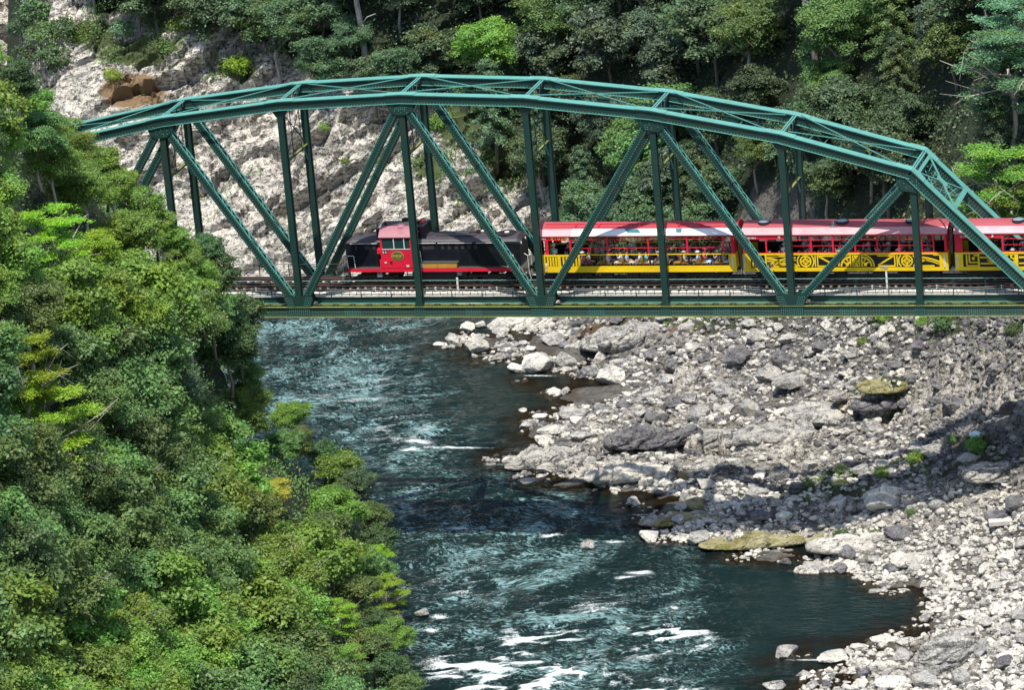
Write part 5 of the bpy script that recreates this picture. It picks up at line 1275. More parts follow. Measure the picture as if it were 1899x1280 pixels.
q = place_px(1862, 975); mb = MB(); mb.box(-1.0, 1.1, -.55, .55, -.15, .12); o = mb.build('concrete_slab', M['concrete']); o.location = (q[0], q[1], q[2] + .2); o.rotation_euler = (.04, -.03, .2); tag(o, 'pale flat concrete slab lying on cobbles before the dark blocks', 'slab')
q = place_px(1812, 818); P = VI4 * np.array([.5, .35, .2]); P = P + .09 * np.stack([fbm(P * 5, 5), fbm(P * 5, 6), fbm(P * 5, 7)], 1); o = obj('plastic_sheet', np_mesh('plastic_sheet', P, FI4, M['blue_sheet'], True)); o.location = (q[0], q[1], q[2] + .15); tag(o, 'crumpled pale blue plastic sheet caught on the right bank', 'litter')
# random boulders and the uncountable rubble
def scatter(n, smin, smax, power, seed, dens):
    r_ = np.random.default_rng(seed); out = []
    while len(out) < n:
        k = 6000; u_ = r_.uniform(-14, 46, k); v_ = r_.uniform(246, 348, k); z_ = ground(u_, v_); x_, y_ = xy(u_, v_); px_ = project(np.stack([x_, y_, z_], 1))
        ok = (inpoly(px_, BEACH) | (vnoise(np.stack([u_ * .4, v_ * .4, 0 * u_], 1), 7) > -.05) & (px_[:, 1] > 588)) & (z_ > WZ - .30) & (px_[:, 0] > 800) & (px_[:, 0] < 1960) & (px_[:, 1] < 1330)
        clump = vnoise(np.stack([u_ * .16, v_ * .16, 0 * u_], 1), seed) * .5 + .5
        ok &= r_.uniform(size=k) < dens(px_, clump) * (1 - .75 * gauss_px(px_, LEDGE))
        s_ = smin + (smax - smin) * r_.uniform(size=k) ** power
        for i in np.nonzero(ok)[0]: out.append((x_[i], y_[i], z_[i], s_[i], px_[i, 0], px_[i, 1]))
    return out[:n]
sc_ = scatter(1200, .6, 1.7, 2.0, 21, lambda p_, c_: np.where((p_[:, 0] < 1700), .9, .35) * (.25 + .75 * c_)); sc_.sort(key=lambda a: -a[3])
chosen = []
for a in sc_:
    if all((a[4] - c_[4]) ** 2 + ((a[5] - c_[5]) * 1.8) ** 2 > ((a[3] + c_[3]) * 13) ** 2 for c_ in chosen) and all(abs(a[4] - p_[0]) > p_[2] or abs(a[5] - p_[1]) > p_[2] * .6 for p_ in placed): chosen.append(a)
chosen = chosen[:240]
def zone(px, py):
    col_ = 'below the open coach' if px < 1370 else ('below the middle coach' if px < 1700 else 'toward the steep right bank')
    row_ = 'high on the beach' if py < 690 else ('on the middle beach' if py < 860 else ('above the mossy ledges' if py < 1000 else 'on the lower beach'))
    return row_ + ' ' + col_
zc = {}
for a in chosen:
    k_ = zone(a[4], a[5]); r_ = random.random(); mk = 'rock' if r_ < .48 else ('rock_pale' if r_ < .82 else 'rock_dark')
    if a[4] > 1650 and a[5] < 850 and r_ > .4: mk = 'rock_dark'
    k_ = (mk, k_); zc[k_] = zc.get(k_, 0) + 1
    lab = '%s largest %s loose boulder %s' % (ORD[zc[k_] - 1], {'rock': 'grey', 'rock_pale': 'white', 'rock_dark': 'dark'}[mk], k_[1])
    boulder(a[:3], a[3] * random.uniform(.9, 1.3), a[3] * random.uniform(.7, 1.1), a[3] * random.uniform(.5, .9), mk, random.randrange(7), random.uniform(0, 6.28), random.uniform(-.35, .35), lab, group=RG)
cob = scatter(17000, .16, .72, 1.9, 33, lambda p_, c_: np.where(p_[:, 0] > 1500, 1.0, .75) * (.35 + .65 * c_))
chm = [chisel(VI1, 300 + i, 14, .03) * 1.12 for i in range(12)]; n = len(cob); nv = len(VI1)
VV = np.empty((n, nv, 3)); r_ = np.random.default_rng(4); mi = np.empty(n, int)
for i, a in enumerate(cob):
    th = r_.uniform(0, 6.28); c_, s2 = math.cos(th), math.sin(th); tl = r_.uniform(-.5, .5); P = chm[i % 12] * np.array([r_.uniform(.45, .65), r_.uniform(.35, .5), r_.uniform(.25, .42)]) * a[3]
    P = P @ np.array([[1, 0, 0], [0, math.cos(tl), -math.sin(tl)], [0, math.sin(tl), math.cos(tl)]]).T @ np.array([[c_, -s2, 0], [s2, c_, 0], [0, 0, 1]]).T
    VV[i] = P + np.array([a[0], a[1], a[2] + a[3] * .10]); k3 = r_.uniform(); k3 = k3 * (.75 if a[5] > 900 else 1.0); mi[i] = 0 if k3 < (.2 if a[5] > 900 else .45) else (2 if k3 < .74 else 1)
    if a[4] > 1720 and a[5] < 900 and k3 > .3: mi[i] = 1
F = (FI1[None] + (np.arange(n) * nv)[:, None, None]).reshape(-1, 3)
o = obj('river_rubble', np_mesh('river_rubble', VV.reshape(-1, 3), F, [M['rock'], M['rock_dark'], M['rock_pale']], False, np.repeat(mi, len(FI1)))); tag(o, 'uncountable cobbles and broken stones covering the river beach', 'rubble', kind='stuff')
# ============================================================ TREES
def leaf_mat(name, c, trans=.35, yellow=.0):
    m_, t, b = mat(name); p = geo(t); r_ = attr(t, 'lr')
    a = mix(t, tuple(x * .60 for x in c), tuple(min(1, x * 2.0) for x in c), r_)
    a = mix(t, a, (min(1, c[0] * 1.7 + .02), c[1] * 1.35 + .02, c[2] * .7), ramp(t, noise(t, .30, 3, .6, p), [(.50 - yellow, (0, 0, 0)), (.72 - yellow, (.75, .75, .75))]))
    hs = t.nodes.new('ShaderNodeHueSaturation'); t.links.new(mth(t, 'ADD', mth(t, 'MULTIPLY', orand(t), .05), .478), hs.inputs['Hue']); t.links.new(mth(t, 'ADD', mth(t, 'MULTIPLY', orand(t), .5), .75), hs.inputs['Value']); t.links.new(a, hs.inputs['Color'])
    t.links.new(hs.outputs[0], b.inputs['Base Color']); b.inputs['Roughness'].default_value = .5; b.inputs['Specular IOR Level'].default_value = .45
    tl = t.nodes.new('ShaderNodeBsdfTranslucent'); t.links.new(hs.outputs[0], tl.inputs[0]); mx = t.nodes.new('ShaderNodeMixShader'); mx.inputs[0].default_value = trans
    t.links.new(b.outputs[0], mx.inputs[1]); t.links.new(tl.outputs[0], mx.inputs[2]); t.links.new(mx.outputs[0], t.nodes['Material Output'].inputs['Surface']); return m_
LM = {'forest': leaf_mat('forest_leaves', (.075, .120, .055), .3), 'forest_blue': leaf_mat('forest_blue_leaves', (.085, .130, .078), .3), 'lime': leaf_mat('lime_leaves', (.23, .36, .035), .45, .0), 'yellow': leaf_mat('yellow_green_leaves', (.155, .255, .048), .42, .0), 'mid': leaf_mat('mid_green_leaves', (.115, .190, .058), .40),
      'dark': leaf_mat('dark_green_leaves', (.072, .128, .046), .38), 'blue': leaf_mat('blue_green_leaves', (.085, .138, .068), .38), 'gold': leaf_mat('golden_leaves', (.30, .32, .07), .4, .1), 'teal': leaf_mat('teal_green_leaves', (.10, .21, .10), .35)}
def leaves(centers, outward, per, spread, leaf, rg, up=.55, flat=.5):
    n = len(centers); C_ = np.repeat(centers, per, 0); O = np.repeat(outward, per, 0); k = len(C_)
    off = rg.normal(size=(k, 3)) * spread; off[:, 2] *= flat; C_ = C_ + off
    nr = O * .85 + np.array([0, 0, up]) + rg.normal(size=(k, 3)) * .55; nr /= np.linalg.norm(nr, axis=1)[:, None]
    a = np.cross(nr, rg.normal(size=(k, 3))); a /= np.linalg.norm(a, axis=1)[:, None]; b_ = np.cross(nr, a)
    L = leaf * rg.uniform(.55, 1.4, (k, 1)); V_ = np.stack([C_ - a * L * .5, C_ + b_ * L * .28, C_ + a * L * .5, C_ - b_ * L * .28], 1).reshape(-1, 3)
    lr = np.repeat(np.clip(np.repeat(rg.uniform(0, 1, n), per) * .6 + rg.uniform(0, .4, k), 0, 1), 4)
    return V_, lr
def rdir(rg, n, upb=0.0):
    d = rg.normal(size=(n, 3)); d[:, 2] += upb; return d / np.linalg.norm(d, axis=1)[:, None]
def crown(kind, seed):
    rg = np.random.default_rng(seed); cs = []; os_ = []; limbs = []
    if kind in ('broad', 'fine', 'big'):
        nb = {'broad': 30, 'fine': 34, 'big': 32}[kind]
        d = rdir(rg, nb, .30); bc = d * np.array([2.35, 2.35, 2.1]) * rg.uniform(.35, 1.0, (nb, 1)) ** .6 * (1 + .22 * vnoise(d * 1.4, seed + 3)[:, None]); br = rg.uniform(.42, .92, nb)
        for c_, r_ in zip(bc, br):
            k = int(50 * r_ * r_) + 4 if kind != 'fine' else int(62 * r_ * r_) + 5
            q = rdir(rg, k, 1.25); rr = r_ * rg.uniform(.78, 1.18, (k, 1)) * (1 + .3 * vnoise(q * 2.5 + c_, seed)[:, None]); P = c_ + q * rr * np.array([1.15, 1.15, .62])
            cs.append(P); os_.append(q); limbs.append(c_)
        inner = rdir(rg, 60) * rg.uniform(0, 1.2, (60, 1)) - np.array([0, 0, .4]) * np.array([1, 1, .8]); cs.append(inner); os_.append(rdir(rg, 60, .5))
        per, sp, lf = {'broad': (17, .21, .22), 'fine': (20, .19, .17), 'big': (16, .24, .25)}[kind]
    elif kind == 'layered':
        for i in range(16):
            z = -1.9 + 3.9 * i / 15 + rg.uniform(-.1, .1); ang = i * 2.4 + rg.uniform(-.4, .4); ext = 2.9 * (1 - .45 * abs(z) / 2.1); k = 55
            t_ = rg.uniform(.15, 1, k) ** .7; w = rg.normal(size=k) * .42 * (.4 + t_)
            P = np.stack([math.cos(ang) * t_ * ext - math.sin(ang) * w, math.sin(ang) * t_ * ext + math.cos(ang) * w, z + .25 * t_ - .10 * t_ * t_ + rg.normal(size=k) * .04], 1); cs.append(P); os_.append(np.tile([0, 0, 1.], (k, 1))); limbs.append(P[np.argmax(t_)])
        per, sp, lf = 20, .17, .14
    elif kind == 'conifer':
        for i in range(46):
            z = -3.2 + 6.2 * i / 45; ang = i * 2.4; ext = .35 + 2.2 * (1 - (z + 3.2) / 6.4) ** .8; k = 16
            t_ = rg.uniform(.1, 1, k); P = np.stack([math.cos(ang) * t_ * ext, math.sin(ang) * t_ * ext, z - .55 * t_ * t_ * ext * .5 + rg.normal(size=k) * .06], 1); P[:, :2] += rg.normal(size=(k, 2)) * .14; cs.append(P); os_.append(np.tile([math.cos(ang), math.sin(ang), .4], (k, 1)))
        limbs.append(np.array([0, 0, 3.]))
        per, sp, lf = 20, .15, .16
    elif kind == 'shrub':
        q = rdir(rg, 110, .6); P = q * rg.uniform(.55, 1.1, (110, 1)) * np.array([.8, .8, .55]); cs.append(P); os_.append(q); limbs.append(np.array([.2, .1, .3])); limbs.append(np.array([-.3, -.1, .3])); per, sp, lf = 12, .12, .13
    V_, lr = leaves(np.concatenate(cs), np.concatenate(os_), per, sp, lf, rg, flat=.35 if kind == 'layered' else .6, up=1.1 if kind == 'layered' else .55)
    me = np_mesh('crown', V_, np.arange(len(V_)).reshape(-1, 4), LM['mid'], False, None, {'lr': lr})
    # trunk and limbs
    mb = MB(); H = {'shrub': -.6, 'conifer': -6.0}.get(kind, -4.8); tr_ = {'shrub': .03}.get(kind, .17)
    top = 3.0 if kind == 'conifer' else (.1 if kind == 'shrub' else .3)
    w = [np.array([rg.uniform(-.25, .25) * (k > 0), rg.uniform(-.25, .25) * (k > 0), H + (top - H) * k / 4]) for k in range(5)]
    mb.tube(w, tr_, 7, tr_ * .45)
    for l in limbs[:13] if kind != 'conifer' else []:
        s0 = w[2] + (w[4] - w[2]) * rg.uniform(0, 1); mid_ = (s0 + l) / 2 + rg.normal(size=3) * .18; mb.tube([s0, mid_, l, l * 1.25 + rg.normal(size=3) * .2], tr_ * .38, 5, tr_ * .08)
        for _ in range(2): mb.tube([mid_, (mid_ + l) / 2 + rg.normal(size=3) * .35, l + rg.normal(size=3) * .6], tr_ * .16, 4, tr_ * .05)
    o = mb.build('trunk', M['bark_pale'] if kind in ('fine', 'layered') else M['bark'], None, True); tm = o.data; bpy.data.objects.remove(o)
    return me, tm, H
CR = {'broad': [crown('broad', s) for s in (1, 2, 3)], 'fine': [crown('fine', s) for s in (11, 12, 13)], 'big': [crown('big', s) for s in (21, 22)], 'layered': [crown('layered', 31), crown('layered', 32)], 'conifer': [crown('conifer', 41)], 'shrub': [crown('shrub', s) for s in (51, 52)]}
def add_tree(center, kind, leafc, scale, label, group, cat='tree', name=None, squash=1.0, gz=None):
    cm, tm, H = random.choice(CR[kind]); s_ = scale
    base = np.array([center[0], center[1], center[2] + H * s_])
    r_ = empty(name or {'shrub': 'shrub', 'conifer': 'conifer_tree', 'layered': 'maple_tree'}.get(kind, 'broadleaf_tree'), base, random.uniform(0, 6.28)); tag(r_, label, cat, group)
    c_ = obj('crown' if kind != 'shrub' else 'foliage', cm, r_); c_.location = (0, 0, -H * s_); c_.scale = (s_, s_, s_ * squash); c_.material_slots[0].link = 'OBJECT'; c_.material_slots[0].material = LM[leafc]
    t_ = obj('trunk' if kind != 'shrub' else 'stem', tm, r_); t_.location = (0, 0, -H * s_); t_.scale = (s_, s_, s_)
    return r_
TN = {'lime': 'bright lime green', 'yellow': 'yellow green', 'mid': 'mid green', 'dark': 'dark green', 'blue': 'bluish green', 'gold': 'golden', 'forest': 'dark forest green', 'forest_blue': 'dark bluish green', 'teal': 'teal green'}
KN = {'broad': 'broadleaf tree', 'fine': 'fine leaved tree', 'big': 'large leaved tree', 'layered': 'tiered maple tree', 'conifer': 'drooping conifer', 'shrub': 'shrub'}
TREES = []     # (center, kind, leaf, scale, region, px, py)
# ---- near hillside on the left
CV = TPS([(x / 10, y / 10) for x, y, v in [(0, 100, 258), (0, 600, 235), (0, 1280, 205), (300, 1280, 225), (300, 900, 250), (300, 600, 262), (300, 380, 278), (130, 240, 270), (450, 500, 283), (480, 620, 285), (500, 700, 287), (600, 830, 288), (690, 880, 285), (740, 1000, 280), (760, 1120, 266), (780, 1280, 250), (600, 1280, 243), (500, 1000, 262)]],
         np.array([258, 235, 205, 225, 250, 262, 278, 270, 283, 285, 287, 288, 285, 280, 266, 250, 243, 262], float), .01)
EDGE = [(-200, 40), (0, 88), (50, 128), (130, 222), (185, 262), (240, 305), (300, 372), (350, 430), (400, 490), (425, 560), (478, 620), (492, 700), (505, 790), (620, 838), (690, 885), (738, 945), (755, 1015), (748, 1065), (768, 1112), (760, 1180), (795, 1290), (830, 1400)]
def edge_x(y):
    for (x0, y0), (x1, y1) in zip(EDGE, EDGE[1:]):
        if y0 <= y <= y1: return x0 + (x1 - x0) * (y - y0) / (y1 - y0)
    return -999
rt_ = random.Random(3)
special = [(85, 790, 'layered', 'lime', 1.12), (40, 690, 'layered', 'lime', .9), (536, 775, 'fine', 'yellow', .52), (548, 825, 'fine', 'mid', .5), (525, 830, 'broad', 'mid', .5), (510, 915, 'fine', 'gold', .42), (95, 450, 'layered', 'lime', .95), (180, 470, 'fine', 'lime', .6), (715, 1105, 'layered', 'lime', .55), (695, 1035, 'fine', 'lime', .42), (60, 1190, 'conifer', 'teal', .35), (640, 1230, 'layered', 'yellow', .5), (460, 960, 'broad', 'mid', .8), (205, 355, 'fine', 'yellow', .62), (95, 300, 'fine', 'yellow', .7), (150, 350, 'fine', 'yellow', .75), (235, 440, 'fine', 'yellow', .8), (65, 255, 'fine', 'mid', .7), (30, 150, 'fine', 'dark', .6), (630, 1150, 'layered', 'lime', .5), (45, 590, 'fine', 'mid', .95), (350, 600, 'fine', 'mid', .9), (420, 640, 'big', 'dark', .75), (445, 585, 'big', 'dark', .6), (400, 520, 'big', 'dark', .6), (380, 470, 'broad', 'dark', .55), (660, 900, 'broad', 'blue', .5), (695, 965, 'broad', 'mid', .5), (706, 1010, 'big', 'dark', .48), (700, 1065, 'broad', 'mid', .48), (700, 1165, 'broad', 'dark', .5), (690, 1210, 'big', 'mid', .5), (725, 1245, 'broad', 'dark', .5), (750, 1290, 'broad', 'mid', .5), (660, 1110, 'big', 'mid', .55), (445, 650, 'big', 'dark', .5), (455, 700, 'broad', 'mid', .48), (600, 850, 'broad', 'dark', .5)]
for px, py, kd, lf, sc in special:
    v = float(CV(np.array([[px / 10, py / 10]]))[0]) - 1.0; TREES.append((at_v(px, py, v), kd, lf, sc, 'near', px, py))
ey = 95.0
def nlf(px, py):
    nz = float(vnoise(np.array([[px / 170, py / 150, .3]]), 7)[0]); nz2 = float(vnoise(np.array([[px / 90, py / 90, 7.3]]), 8)[0])
    if py < 620: lf = 'yellow' if nz > -.15 else ('mid' if nz2 > -.35 else 'dark')
    else: lf = 'yellow' if nz > .25 else ('mid' if nz > -.4 else ('blue' if nz2 > 0 else 'dark'))
    if px > 380 and nz2 < .3 and 380 < py < 700: lf = 'dark' if nz2 < -.1 else 'mid'
    return lf
while ey < 1380:                                       # a row of smaller trees along the outline of the wood
    sc = rt_.uniform(.50, .64); off = 2.55 * sc * 29; px, py = edge_x(ey) - off * rt_.uniform(.92, 1.05), ey + (14 if ey < 600 else 6)
    if all((px - s[0]) ** 2 + (py - s[1]) ** 2 > 28 ** 2 for s in special if s[4] < .7): v = float(CV(np.array([[px / 10, py / 10]]))[0]); TREES.append((at_v(px, py, v), rt_.choice(['broad', 'fine', 'big']), nlf(px, py), sc, 'near', px, py))
    ey += 34
y = 40; row = 0
while y < 1400:
    x = -90 + (row % 2) * 50
    while x < 860:
        px, py = x + rt_.uniform(-18, 18), y + rt_.uniform(-16, 16); ex = edge_x(py); sc = rt_.uniform(.82, 1.22) * (.85 if py < 500 else 1.0)
        near_edge = ex - px
        if near_edge < 150: sc = min(sc, .72)
        if near_edge > 66 * sc / .62 and all((px - s[0]) ** 2 + (py - s[1]) ** 2 > (48 + 30 * s[4]) ** 2 for s in special):
            lf = nlf(px, py)
            kd = rt_.choice(['broad', 'fine', 'fine', 'broad', 'big'])
            v = float(CV(np.array([[px / 10, py / 10]]))[0]); TREES.append((at_v(px, py, v), kd, lf, sc, 'near', px, py))
        x += 80
    y += 56; row += 1
near_bases = [(uv(t_[0]), t_[0][2] - 4.8 * t_[3]) for t_ in TREES]
# ground under the near trees
pts = [(a[0], a[1]) for a, z in near_bases]; zs = [max(z, WZ + .3) for a, z in near_bases]
HL = TPS(pts[::1], np.array(zs), 40.0)
uh = np.arange(-75, 2, .8); vh = np.arange(185, 312, .8); A, B_ = np.meshgrid(uh, vh, indexing='ij'); A = A.ravel(); B_ = B_.ravel()
# the bank falls to the river on its right side: distance right of the tree belt
er = np.interp(B_, [185, 225, 243, 250, 266, 280, 288, 300, 312], [-12, -10, -9, -6.0, -6.2, -7.8, -11.5, -16, -22])
zh = HL(np.stack([np.minimum(A, er), B_], 1)); zh = np.minimum(zh, 34); zh = zh - np.maximum(0, A - er) * 1.6; zh = zh - np.maximum(0, B_ - 286) * 1.3
zh = np.where(A < -38, np.minimum(zh, 30), zh); zh = np.maximum(zh, WZ - 3)
xh, yh = xy(A, B_)
for _ in range(110):                                   # keep the bare ground below the outline of the canopy
    pp = project(np.stack([xh, yh, zh], 1)); ex = np.interp(pp[:, 1], [e[1] for e in EDGE], [e[0] for e in EDGE], left=-400); bad = (pp[:, 0] > ex - 70) & (zh > WZ - 2.5); bad |= (pp[:, 1] < 175 + .6 * np.clip(pp[:, 0], -200, 400)) & (zh > WZ - 2.5)
    if not bad.any(): break
    zh = np.where(bad, zh - .8, zh)
Ph = np.stack([xh, yh, zh - 2.2 + fbm(np.stack([xh, yh, zh], 1) * .3, 9, 3)], 1)
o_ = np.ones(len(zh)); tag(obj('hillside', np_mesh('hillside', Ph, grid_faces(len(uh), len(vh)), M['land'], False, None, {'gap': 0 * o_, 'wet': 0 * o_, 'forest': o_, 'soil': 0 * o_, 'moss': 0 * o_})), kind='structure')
def undergrowth(name, P, lf, label, per=9, spread=.32, leaf=.2, seed=5):
    rg = np.random.default_rng(seed); n = len(P); V_, lr = leaves(P + np.array([0, 0, .25]) * rg.uniform(.2, 2.6, (n, 1)), rdir(rg, n, 1.0), per, spread, leaf, rg)
    o = obj(name, np_mesh(name, V_, np.arange(len(V_)).reshape(-1, 4), LM[lf], False, None, {'lr': lr})); tag(o, label, 'undergrowth', kind='stuff')
rgu = np.random.default_rng(77); k = rgu.integers(0, len(Ph), 60000); Pn = Ph[k] + rgu.uniform(-.4, .4, (60000, 3)) * (1, 1, .2); pq = project(Pn); ok = (pq[:, 0] > -60) & (pq[:, 0] < 860) & (pq[:, 1] > 0) & (pq[:, 1] < 1380) & (Pn[:, 2] > WZ)
exq = np.interp(pq[:, 1], [e[1] for e in EDGE], [e[0] for e in EDGE]); Pn = Pn[ok & (pq[:, 0] < exq - 14)][:22000]
undergrowth('hillside_undergrowth', Pn, 'mid', 'dense green undergrowth between the trees of the left hillside')
# ---- far forest
rf_ = random.Random(9); cand = []
u_ = -44.0
far_special = [(905, 85, 'fine', 'yellow', 1.15, 0), (1010, 40, 'fine', 'mid', 1.1, 0), (1390, 55, 'fine', 'mid', 1.2, 0), (1555, 60, 'fine', 'mid', 1.15, 0), (1530, 150, 'fine', 'mid', .8, 0), (1875, 140, 'layered', 'teal', 1.5, 1), (1880, 60, 'layered', 'teal', 1.2, 1), (1850, 345, 'layered', 'yellow', 1.35, 1), (1880, 400, 'layered', 'yellow', 1.0, 1), (1845, 240, 'conifer', 'forest', 1.0, 1), (1400, 280, 'fine', 'mid', .7, 0), (1330, 345, 'broad', 'blue', .75, 0), (1530, 330, 'fine', 'blue', .8, 0), (1560, 290, 'fine', 'mid', .55, 0), (1000, 230, 'conifer', 'forest', .9, 0), (1080, 330, 'conifer', 'forest', .85, 0), (650, 70, 'fine', 'blue', .8, 0)]
def land_hit(px, py, lift):
    for v in np.arange(300, 470, .5):
        q = at_v(px, py, v); a, b_ = uv(q)
        if q[2] - lift <= ground(np.array([a]), np.array([b_]))[0]: return q
    return at_v(px, py, 400)
for px, py, kd, lf, sc, nearer in far_special:
    q = land_hit(px, py, 5.2 * sc if kd != 'conifer' else 6 * sc); TREES.append((q, kd, lf, sc, 'far', px, py))
while u_ < 84:
    v_ = 318.0 if u_ > 6 else 345.0
    while v_ < 424:
        uu, vv = u_ + rf_.uniform(-1.2, 1.2), v_ + rf_.uniform(-1.1, 1.1); g = float(ground(np.array([uu]), np.array([vv]))[0]); x_, y_ = xy(uu, vv)
        sc = rf_.uniform(.78, 1.2); kd = rf_.choice(['broad', 'big', 'fine', 'big', 'broad', 'fine', 'broad', 'big', 'conifer'])
        c3 = np.array([x_, y_, g + (4.1 if kd != 'conifer' else 5.4) * sc]); pp = project(c3)[0]
        if g > WZ + 1 and inpoly(np.array([pp]), TREELINE)[0] and -80 < pp[0] < 2300 and pp[1] > -260 and all((pp[0] - s[0]) ** 2 + (pp[1] - s[1]) ** 2 > (30 + 30 * s[4]) ** 2 for s in far_special):
            nz = float(vnoise(np.array([[pp[0] / 200, pp[1] / 130, 1.3]]), 17)[0])
            lf = 'mid' if nz > .30 else ('forest_blue' if nz > -.1 else 'forest')
            if pp[1] > 180 and nz < .42: lf = 'forest' if nz < .1 else 'forest_blue'
            TREES.append((c3, kd, lf, sc, 'far', pp[0], pp[1]))
        v_ += 3.6
    u_ += 3.4
kk = 60000; uu = rgu.uniform(-44, 66, kk); vv = rgu.uniform(300, 410, kk); gz = ground(uu, vv); xx, yy = xy(uu, vv); Pn = np.stack([xx, yy, gz], 1); pq = project(Pn)
ok = inpoly(pq, [(x, y - 8) for x, y in TREELINE]) & (pq[:, 0] > -60) & (pq[:, 0] < 1960) & (pq[:, 1] > -60) & (gz > WZ + .5); Pn = Pn[ok][:20000]
for zi, (lf_, nm_) in enumerate((('mid', 'patches of green weeds and moss plants among the beach stones'),)):
    kk2 = 50000; u3 = rgu.uniform(-5, 46, kk2); v3 = rgu.uniform(246, 348, kk2); g3 = ground(u3, v3); x3, y3 = xy(u3, v3); P3 = np.stack([x3, y3, g3], 1); q3 = project(P3)
    ok3 = (rgu.uniform(size=kk2) < gauss_px(q3, [(1560, 900, 80, 26), (1690, 872, 110, 20), (1830, 845, 80, 20), (1640, 602, 40, 14), (1760, 610, 70, 20), (1280, 600, 140, 12), (1480, 925, 50, 18), (1880, 640, 50, 40), (1640, 725, 50, 16), (1400, 600, 60, 10), (1600, 990, 60, 10)]) ** 1.5 * (.15 + .85 * (vnoise(P3 * .7, 12) > .1))) & (g3 > WZ + .4)
    rg3 = np.random.default_rng(8); Pk = P3[ok3][:2600]; V_, lr = leaves(Pk + np.array([0, 0, .12]), rdir(rg3, len(Pk), 1.0), 7, .16, .15, rg3); o = obj('weeds', np_mesh('weeds', V_, np.arange(len(V_)).reshape(-1, 4), LM['yellow'], False, None, {'lr': lr})); tag(o, nm_, 'weeds', kind='stuff')
kk2 = 40000; u3 = rgu.uniform(-42, 22, kk2); v3 = rgu.uniform(350, 388, kk2); g3 = ground(u3, v3); x3, y3 = xy(u3, v3); P3 = np.stack([x3, y3, g3], 1); q3 = project(P3)
ok3 = (rgu.uniform(size=kk2) < np.maximum(gauss_px(q3, [(250, 85, 120, 30), (330, 40, 60, 30), (440, 125, 70, 25), (170, 60, 60, 40), (850, 220, 80, 60), (930, 300, 70, 60), (800, 290, 60, 40), (520, 110, 50, 20)]), .05) * (vnoise(P3 * .5, 12) > .0)) & (g3 > WZ + 2); Pk = P3[ok3][:5200]
rg3 = np.random.default_rng(9); V_, lr = leaves(Pk + np.array([0, 0, .3]), rdir(rg3, len(Pk), 1.0), 9, .30, .2, rg3); o = obj('cliff_plants', np_mesh('cliff_plants', V_, np.arange(len(V_)).reshape(-1, 4), LM['mid'], False, None, {'lr': lr})); tag(o, 'small green plants and creepers scattered over the pale rock face', 'plants', kind='stuff')
undergrowth('forest_undergrowth', Pn, 'forest', 'dark undergrowth covering the forest slope behind the bridge', 8, .38, .26, 6)
for px, py in ((10, 20), (95, 5), (150, 40), (60, -20), (190, 60), (200, 15), (125, 75), (250, -20)):     # trees on the bank beyond the cove
    q = at_v(px, py, 462 + (150 - py) * .05); TREES.append((q, 'broad' if px % 20 else 'big', 'forest', .8, 'cove', px, py))
def region(t_):
    px, py = t_[5], t_[6]
    if t_[4] == 'near':
        if py < 380: return 'below the hidden bridge end'
        if py < 640: return 'on the hillside at deck level'
        if py < 900: return 'above the river bend' if px > 300 else 'midway up the left edge'
        return 'along the lower river edge' if px > 480 else ('in the bottom left corner' if px < 240 else 'on the lower hillside')
    if t_[4] == 'cove': return 'beyond the dark cove'
    if py < -80: return 'high on the far ridge'
    if px > 1960: return 'past the right end of the bridge'
    if px < 780: return 'above the bare rock face'
    if py < 150: return 'above the bridge crown' if px < 1250 else 'on the upper right forest'
    return 'behind the open coach' if px < 1370 else ('behind the middle coach' if px < 1700 else 'behind the bridge portal')
TREES.sort(key=lambda t_: t_[5]); tt = {}; tcn = {}
for t_ in TREES: k_ = (t_[1], t_[2], region(t_)); tt[k_] = tt.get(k_, 0) + 1
for t_ in TREES:
    k_ = (t_[1], t_[2], region(t_)); tcn[k_] = tcn.get(k_, 0) + 1
    lab = '%s %s %s' % (TN[t_[2]], KN[t_[1]], k_[2]) if tt[k_] == 1 else '%s %s %s from the left %s' % (ORD[tcn[k_] - 1], TN[t_[2]], KN[t_[1]], k_[2])
    add_tree(t_[0], t_[1], t_[2], t_[3], lab, {'near': 'trees on the near left hillside', 'far': 'trees on the forested slope behind the bridge', 'cove': 'trees beyond the cove'}[t_[4]])
# ---- tall bare trunks rising in front of the far forest
for (xb, yb, xt, yt, lab) in ((681, 138, 652, -60, 'tall bare grey trunk leaning above the top of the rock face'), (1517, 138, 1482, -60, 'tall bare trunk standing in the dark gap of the upper right forest')):
    a = land_hit(xb, yb, .0); v = uv(a)[1]; top = at_v(xt, yt, v + 1.0); r_ = empty('tall_tree', a); tag(r_, lab, 'tree'); mb = MB(); d = top - a
    mb.tube([(0, 0, -1), tuple(d * .35 + (.1, 0, 0)), tuple(d * .7), tuple(d)], .30, 8, .2); 
    for k in range(3): s0 = d * (.45 + .15 * k); mb.tube([s0, s0 + (.8 - k * .6, -.3, .9), s0 + (1.6 - k * 1.3, -.4, 1.2)], .07, 5, .03)
    mb.build('trunk', M['bark_pale'], r_, True); cm = CR['broad'][0][0]; c_ = obj('crown', cm, r_); c_.location = tuple(d + np.array([0, 0, 1.5])); c_.material_slots[0].link = 'OBJECT'; c_.material_slots[0].material = LM['dark']
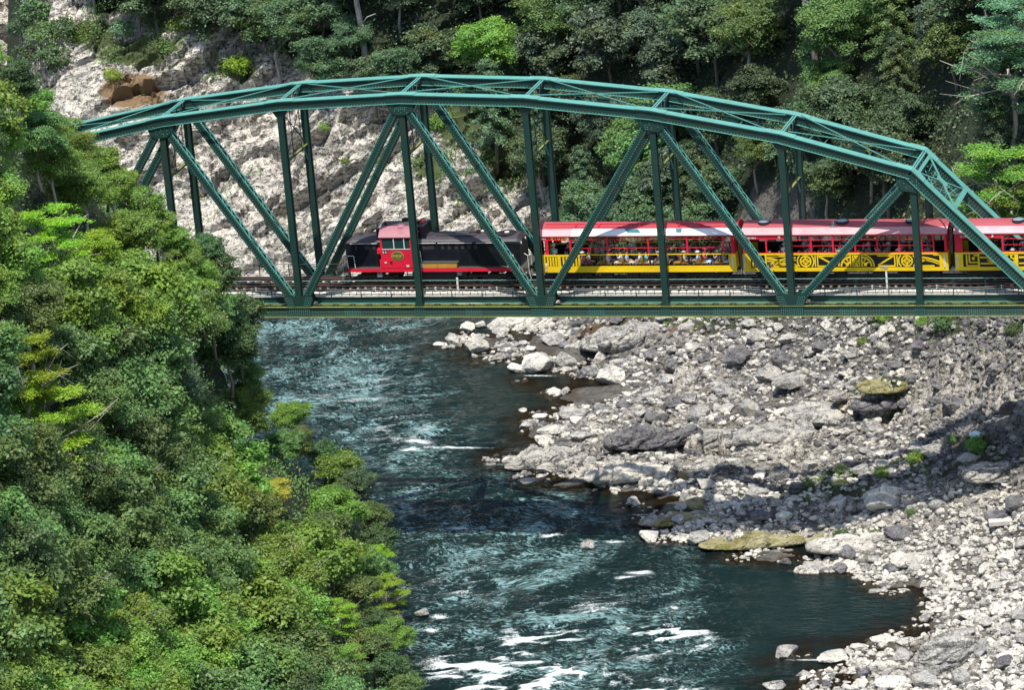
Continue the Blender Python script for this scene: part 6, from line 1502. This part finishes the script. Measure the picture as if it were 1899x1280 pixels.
# ---- shrubs
for i, (px, py, sc, lf, lab) in enumerate([(208, 145, 1.0, 'lime', 'bright green bush on the brown soil patch'), (228, 60, 1.3, 'teal', 'fern green bush above the soil patch'), (440, 128, 1.4, 'lime', 'wide bright green bush on the scree under the forest'), (340, 55, 1.6, 'yellow', 'yellow green thicket at the top of the scree'), (285, 40, 1.3, 'mid', 'green thicket left of the yellow thicket'), (600, 240, .6, 'yellow', 'yellow green bush under the top chord'), (820, 230, 1.3, 'yellow', 'olive bush between the bridge posts'), (860, 180, 1.5, 'mid', 'green bush behind the bridge crown'), (790, 240, .9, 'yellow', 'small olive bush beside the second post'), (895, 330, .9, 'mid', 'small green bush on the grey scree'),
                    (1640, 598, 1.3, 'lime', 'green bush on the rubble under the bridge'), (1752, 612, 1.5, 'dark', 'dark bush high on the right rubble'), (1712, 605, .9, 'lime', 'small green bush beside the dark bush'), (1700, 860, 1.2, 'lime', 'bright green bush in the mossy strip'), (1812, 835, 1.3, 'lime', 'bright bush near the blue sheet'), (1770, 820, .8, 'mid', 'low green bush left of the bush near the blue sheet'), (1560, 880, .9, 'yellow', 'low yellow green plant above the black and white boulder'), (1500, 905, .9, 'yellow', 'low mossy plant left of the black and white boulder'), (1640, 885, 1.0, 'lime', 'green plant behind the black and white boulder'), (1600, 640, .7, 'lime', 'small plant among boulders below the bridge'),
                    (1690, 955, .6, 'mid', 'tiny plant among white cobbles on the lower beach'), (1885, 620, 1.2, 'dark', 'dark bush at the top of the right bank'), (1560, 1000, 1.0, 'dark', 'dark bush on the lower beach'), (1445, 595, .8, 'dark', 'dark plant directly under the bridge gusset'), (700, 300, .5, 'mid', 'green bush on the rock behind the long post'), (640, 300, .4, 'yellow', 'small yellow bush on the rock face'), (960, 310, 1.2, 'dark', 'dark bush at the forest foot beside the scree'), (1000, 395, 1.1, 'dark', 'dark bush behind the open coach roof end'), (1320, 300, 1.0, 'blue', 'bluish bush under the top chord'), (70, 30, 2.2, 'dark', 'dark bush hanging over the cove cliff edge'), (85, 75, 2.0, 'mid', 'green bush midway down the cove cliff'), (100, 120, 2.0, 'dark', 'dark bush low on the cove cliff'), (55, 110, 1.8, 'dark', 'dark bush at the cove waterline'), (120, 60, 1.7, 'dark', 'dark bush right of the cove cliff edge'), (45, 60, 1.8, 'blue', 'bluish bush on the cove cliff')]):
    q = place_px(px, py) if py > 560 else land_hit(px, py, .3); lf = {'lime': 'yellow', 'yellow': 'mid'}.get(lf, lf) if py > 560 else lf; sc *= .75 if py > 560 else 1; add_tree(q + np.array([0, 0, .25 * sc]), 'shrub', lf, sc, lab, 'shrubs on the rocks', 'shrub')
# ---- bare fallen branches
for px, py, L, lab in ((570, 92, 2.6, 'pale bare branches lying at the forest edge above the rock face'), (430, 110, 2.2, 'bare grey log on the scree above the bridge'), (1310, 285, 2.8, 'tangle of pale bare branches under the top chord'), (1250, 300, 2.0, 'thin bare branches left of the pale tangle'), (330, 110, 2.4, 'dark bare log on the upper scree')):
    q = land_hit(px, py, .8); r_ = random.Random(px); mb = MB()
    for k in range(7):
        a = r_.uniform(-.6, .9); p0 = np.array([r_.uniform(-.3, .3), 0, 0]); p1 = p0 + np.array([math.cos(a), r_.uniform(-.3, .1), math.sin(a) * .7]) * L * r_.uniform(.3, .6) * (1 if k % 2 else -1); p2 = p1 + np.array([r_.uniform(-.5, .5), -.1, r_.uniform(0, .6)]); mb.tube([p0, p1, p2], .055, 5, .015)
    o = mb.build('fallen_branch', M['bark_pale'], None, True); o.location = q; tag(o, lab, 'branch')
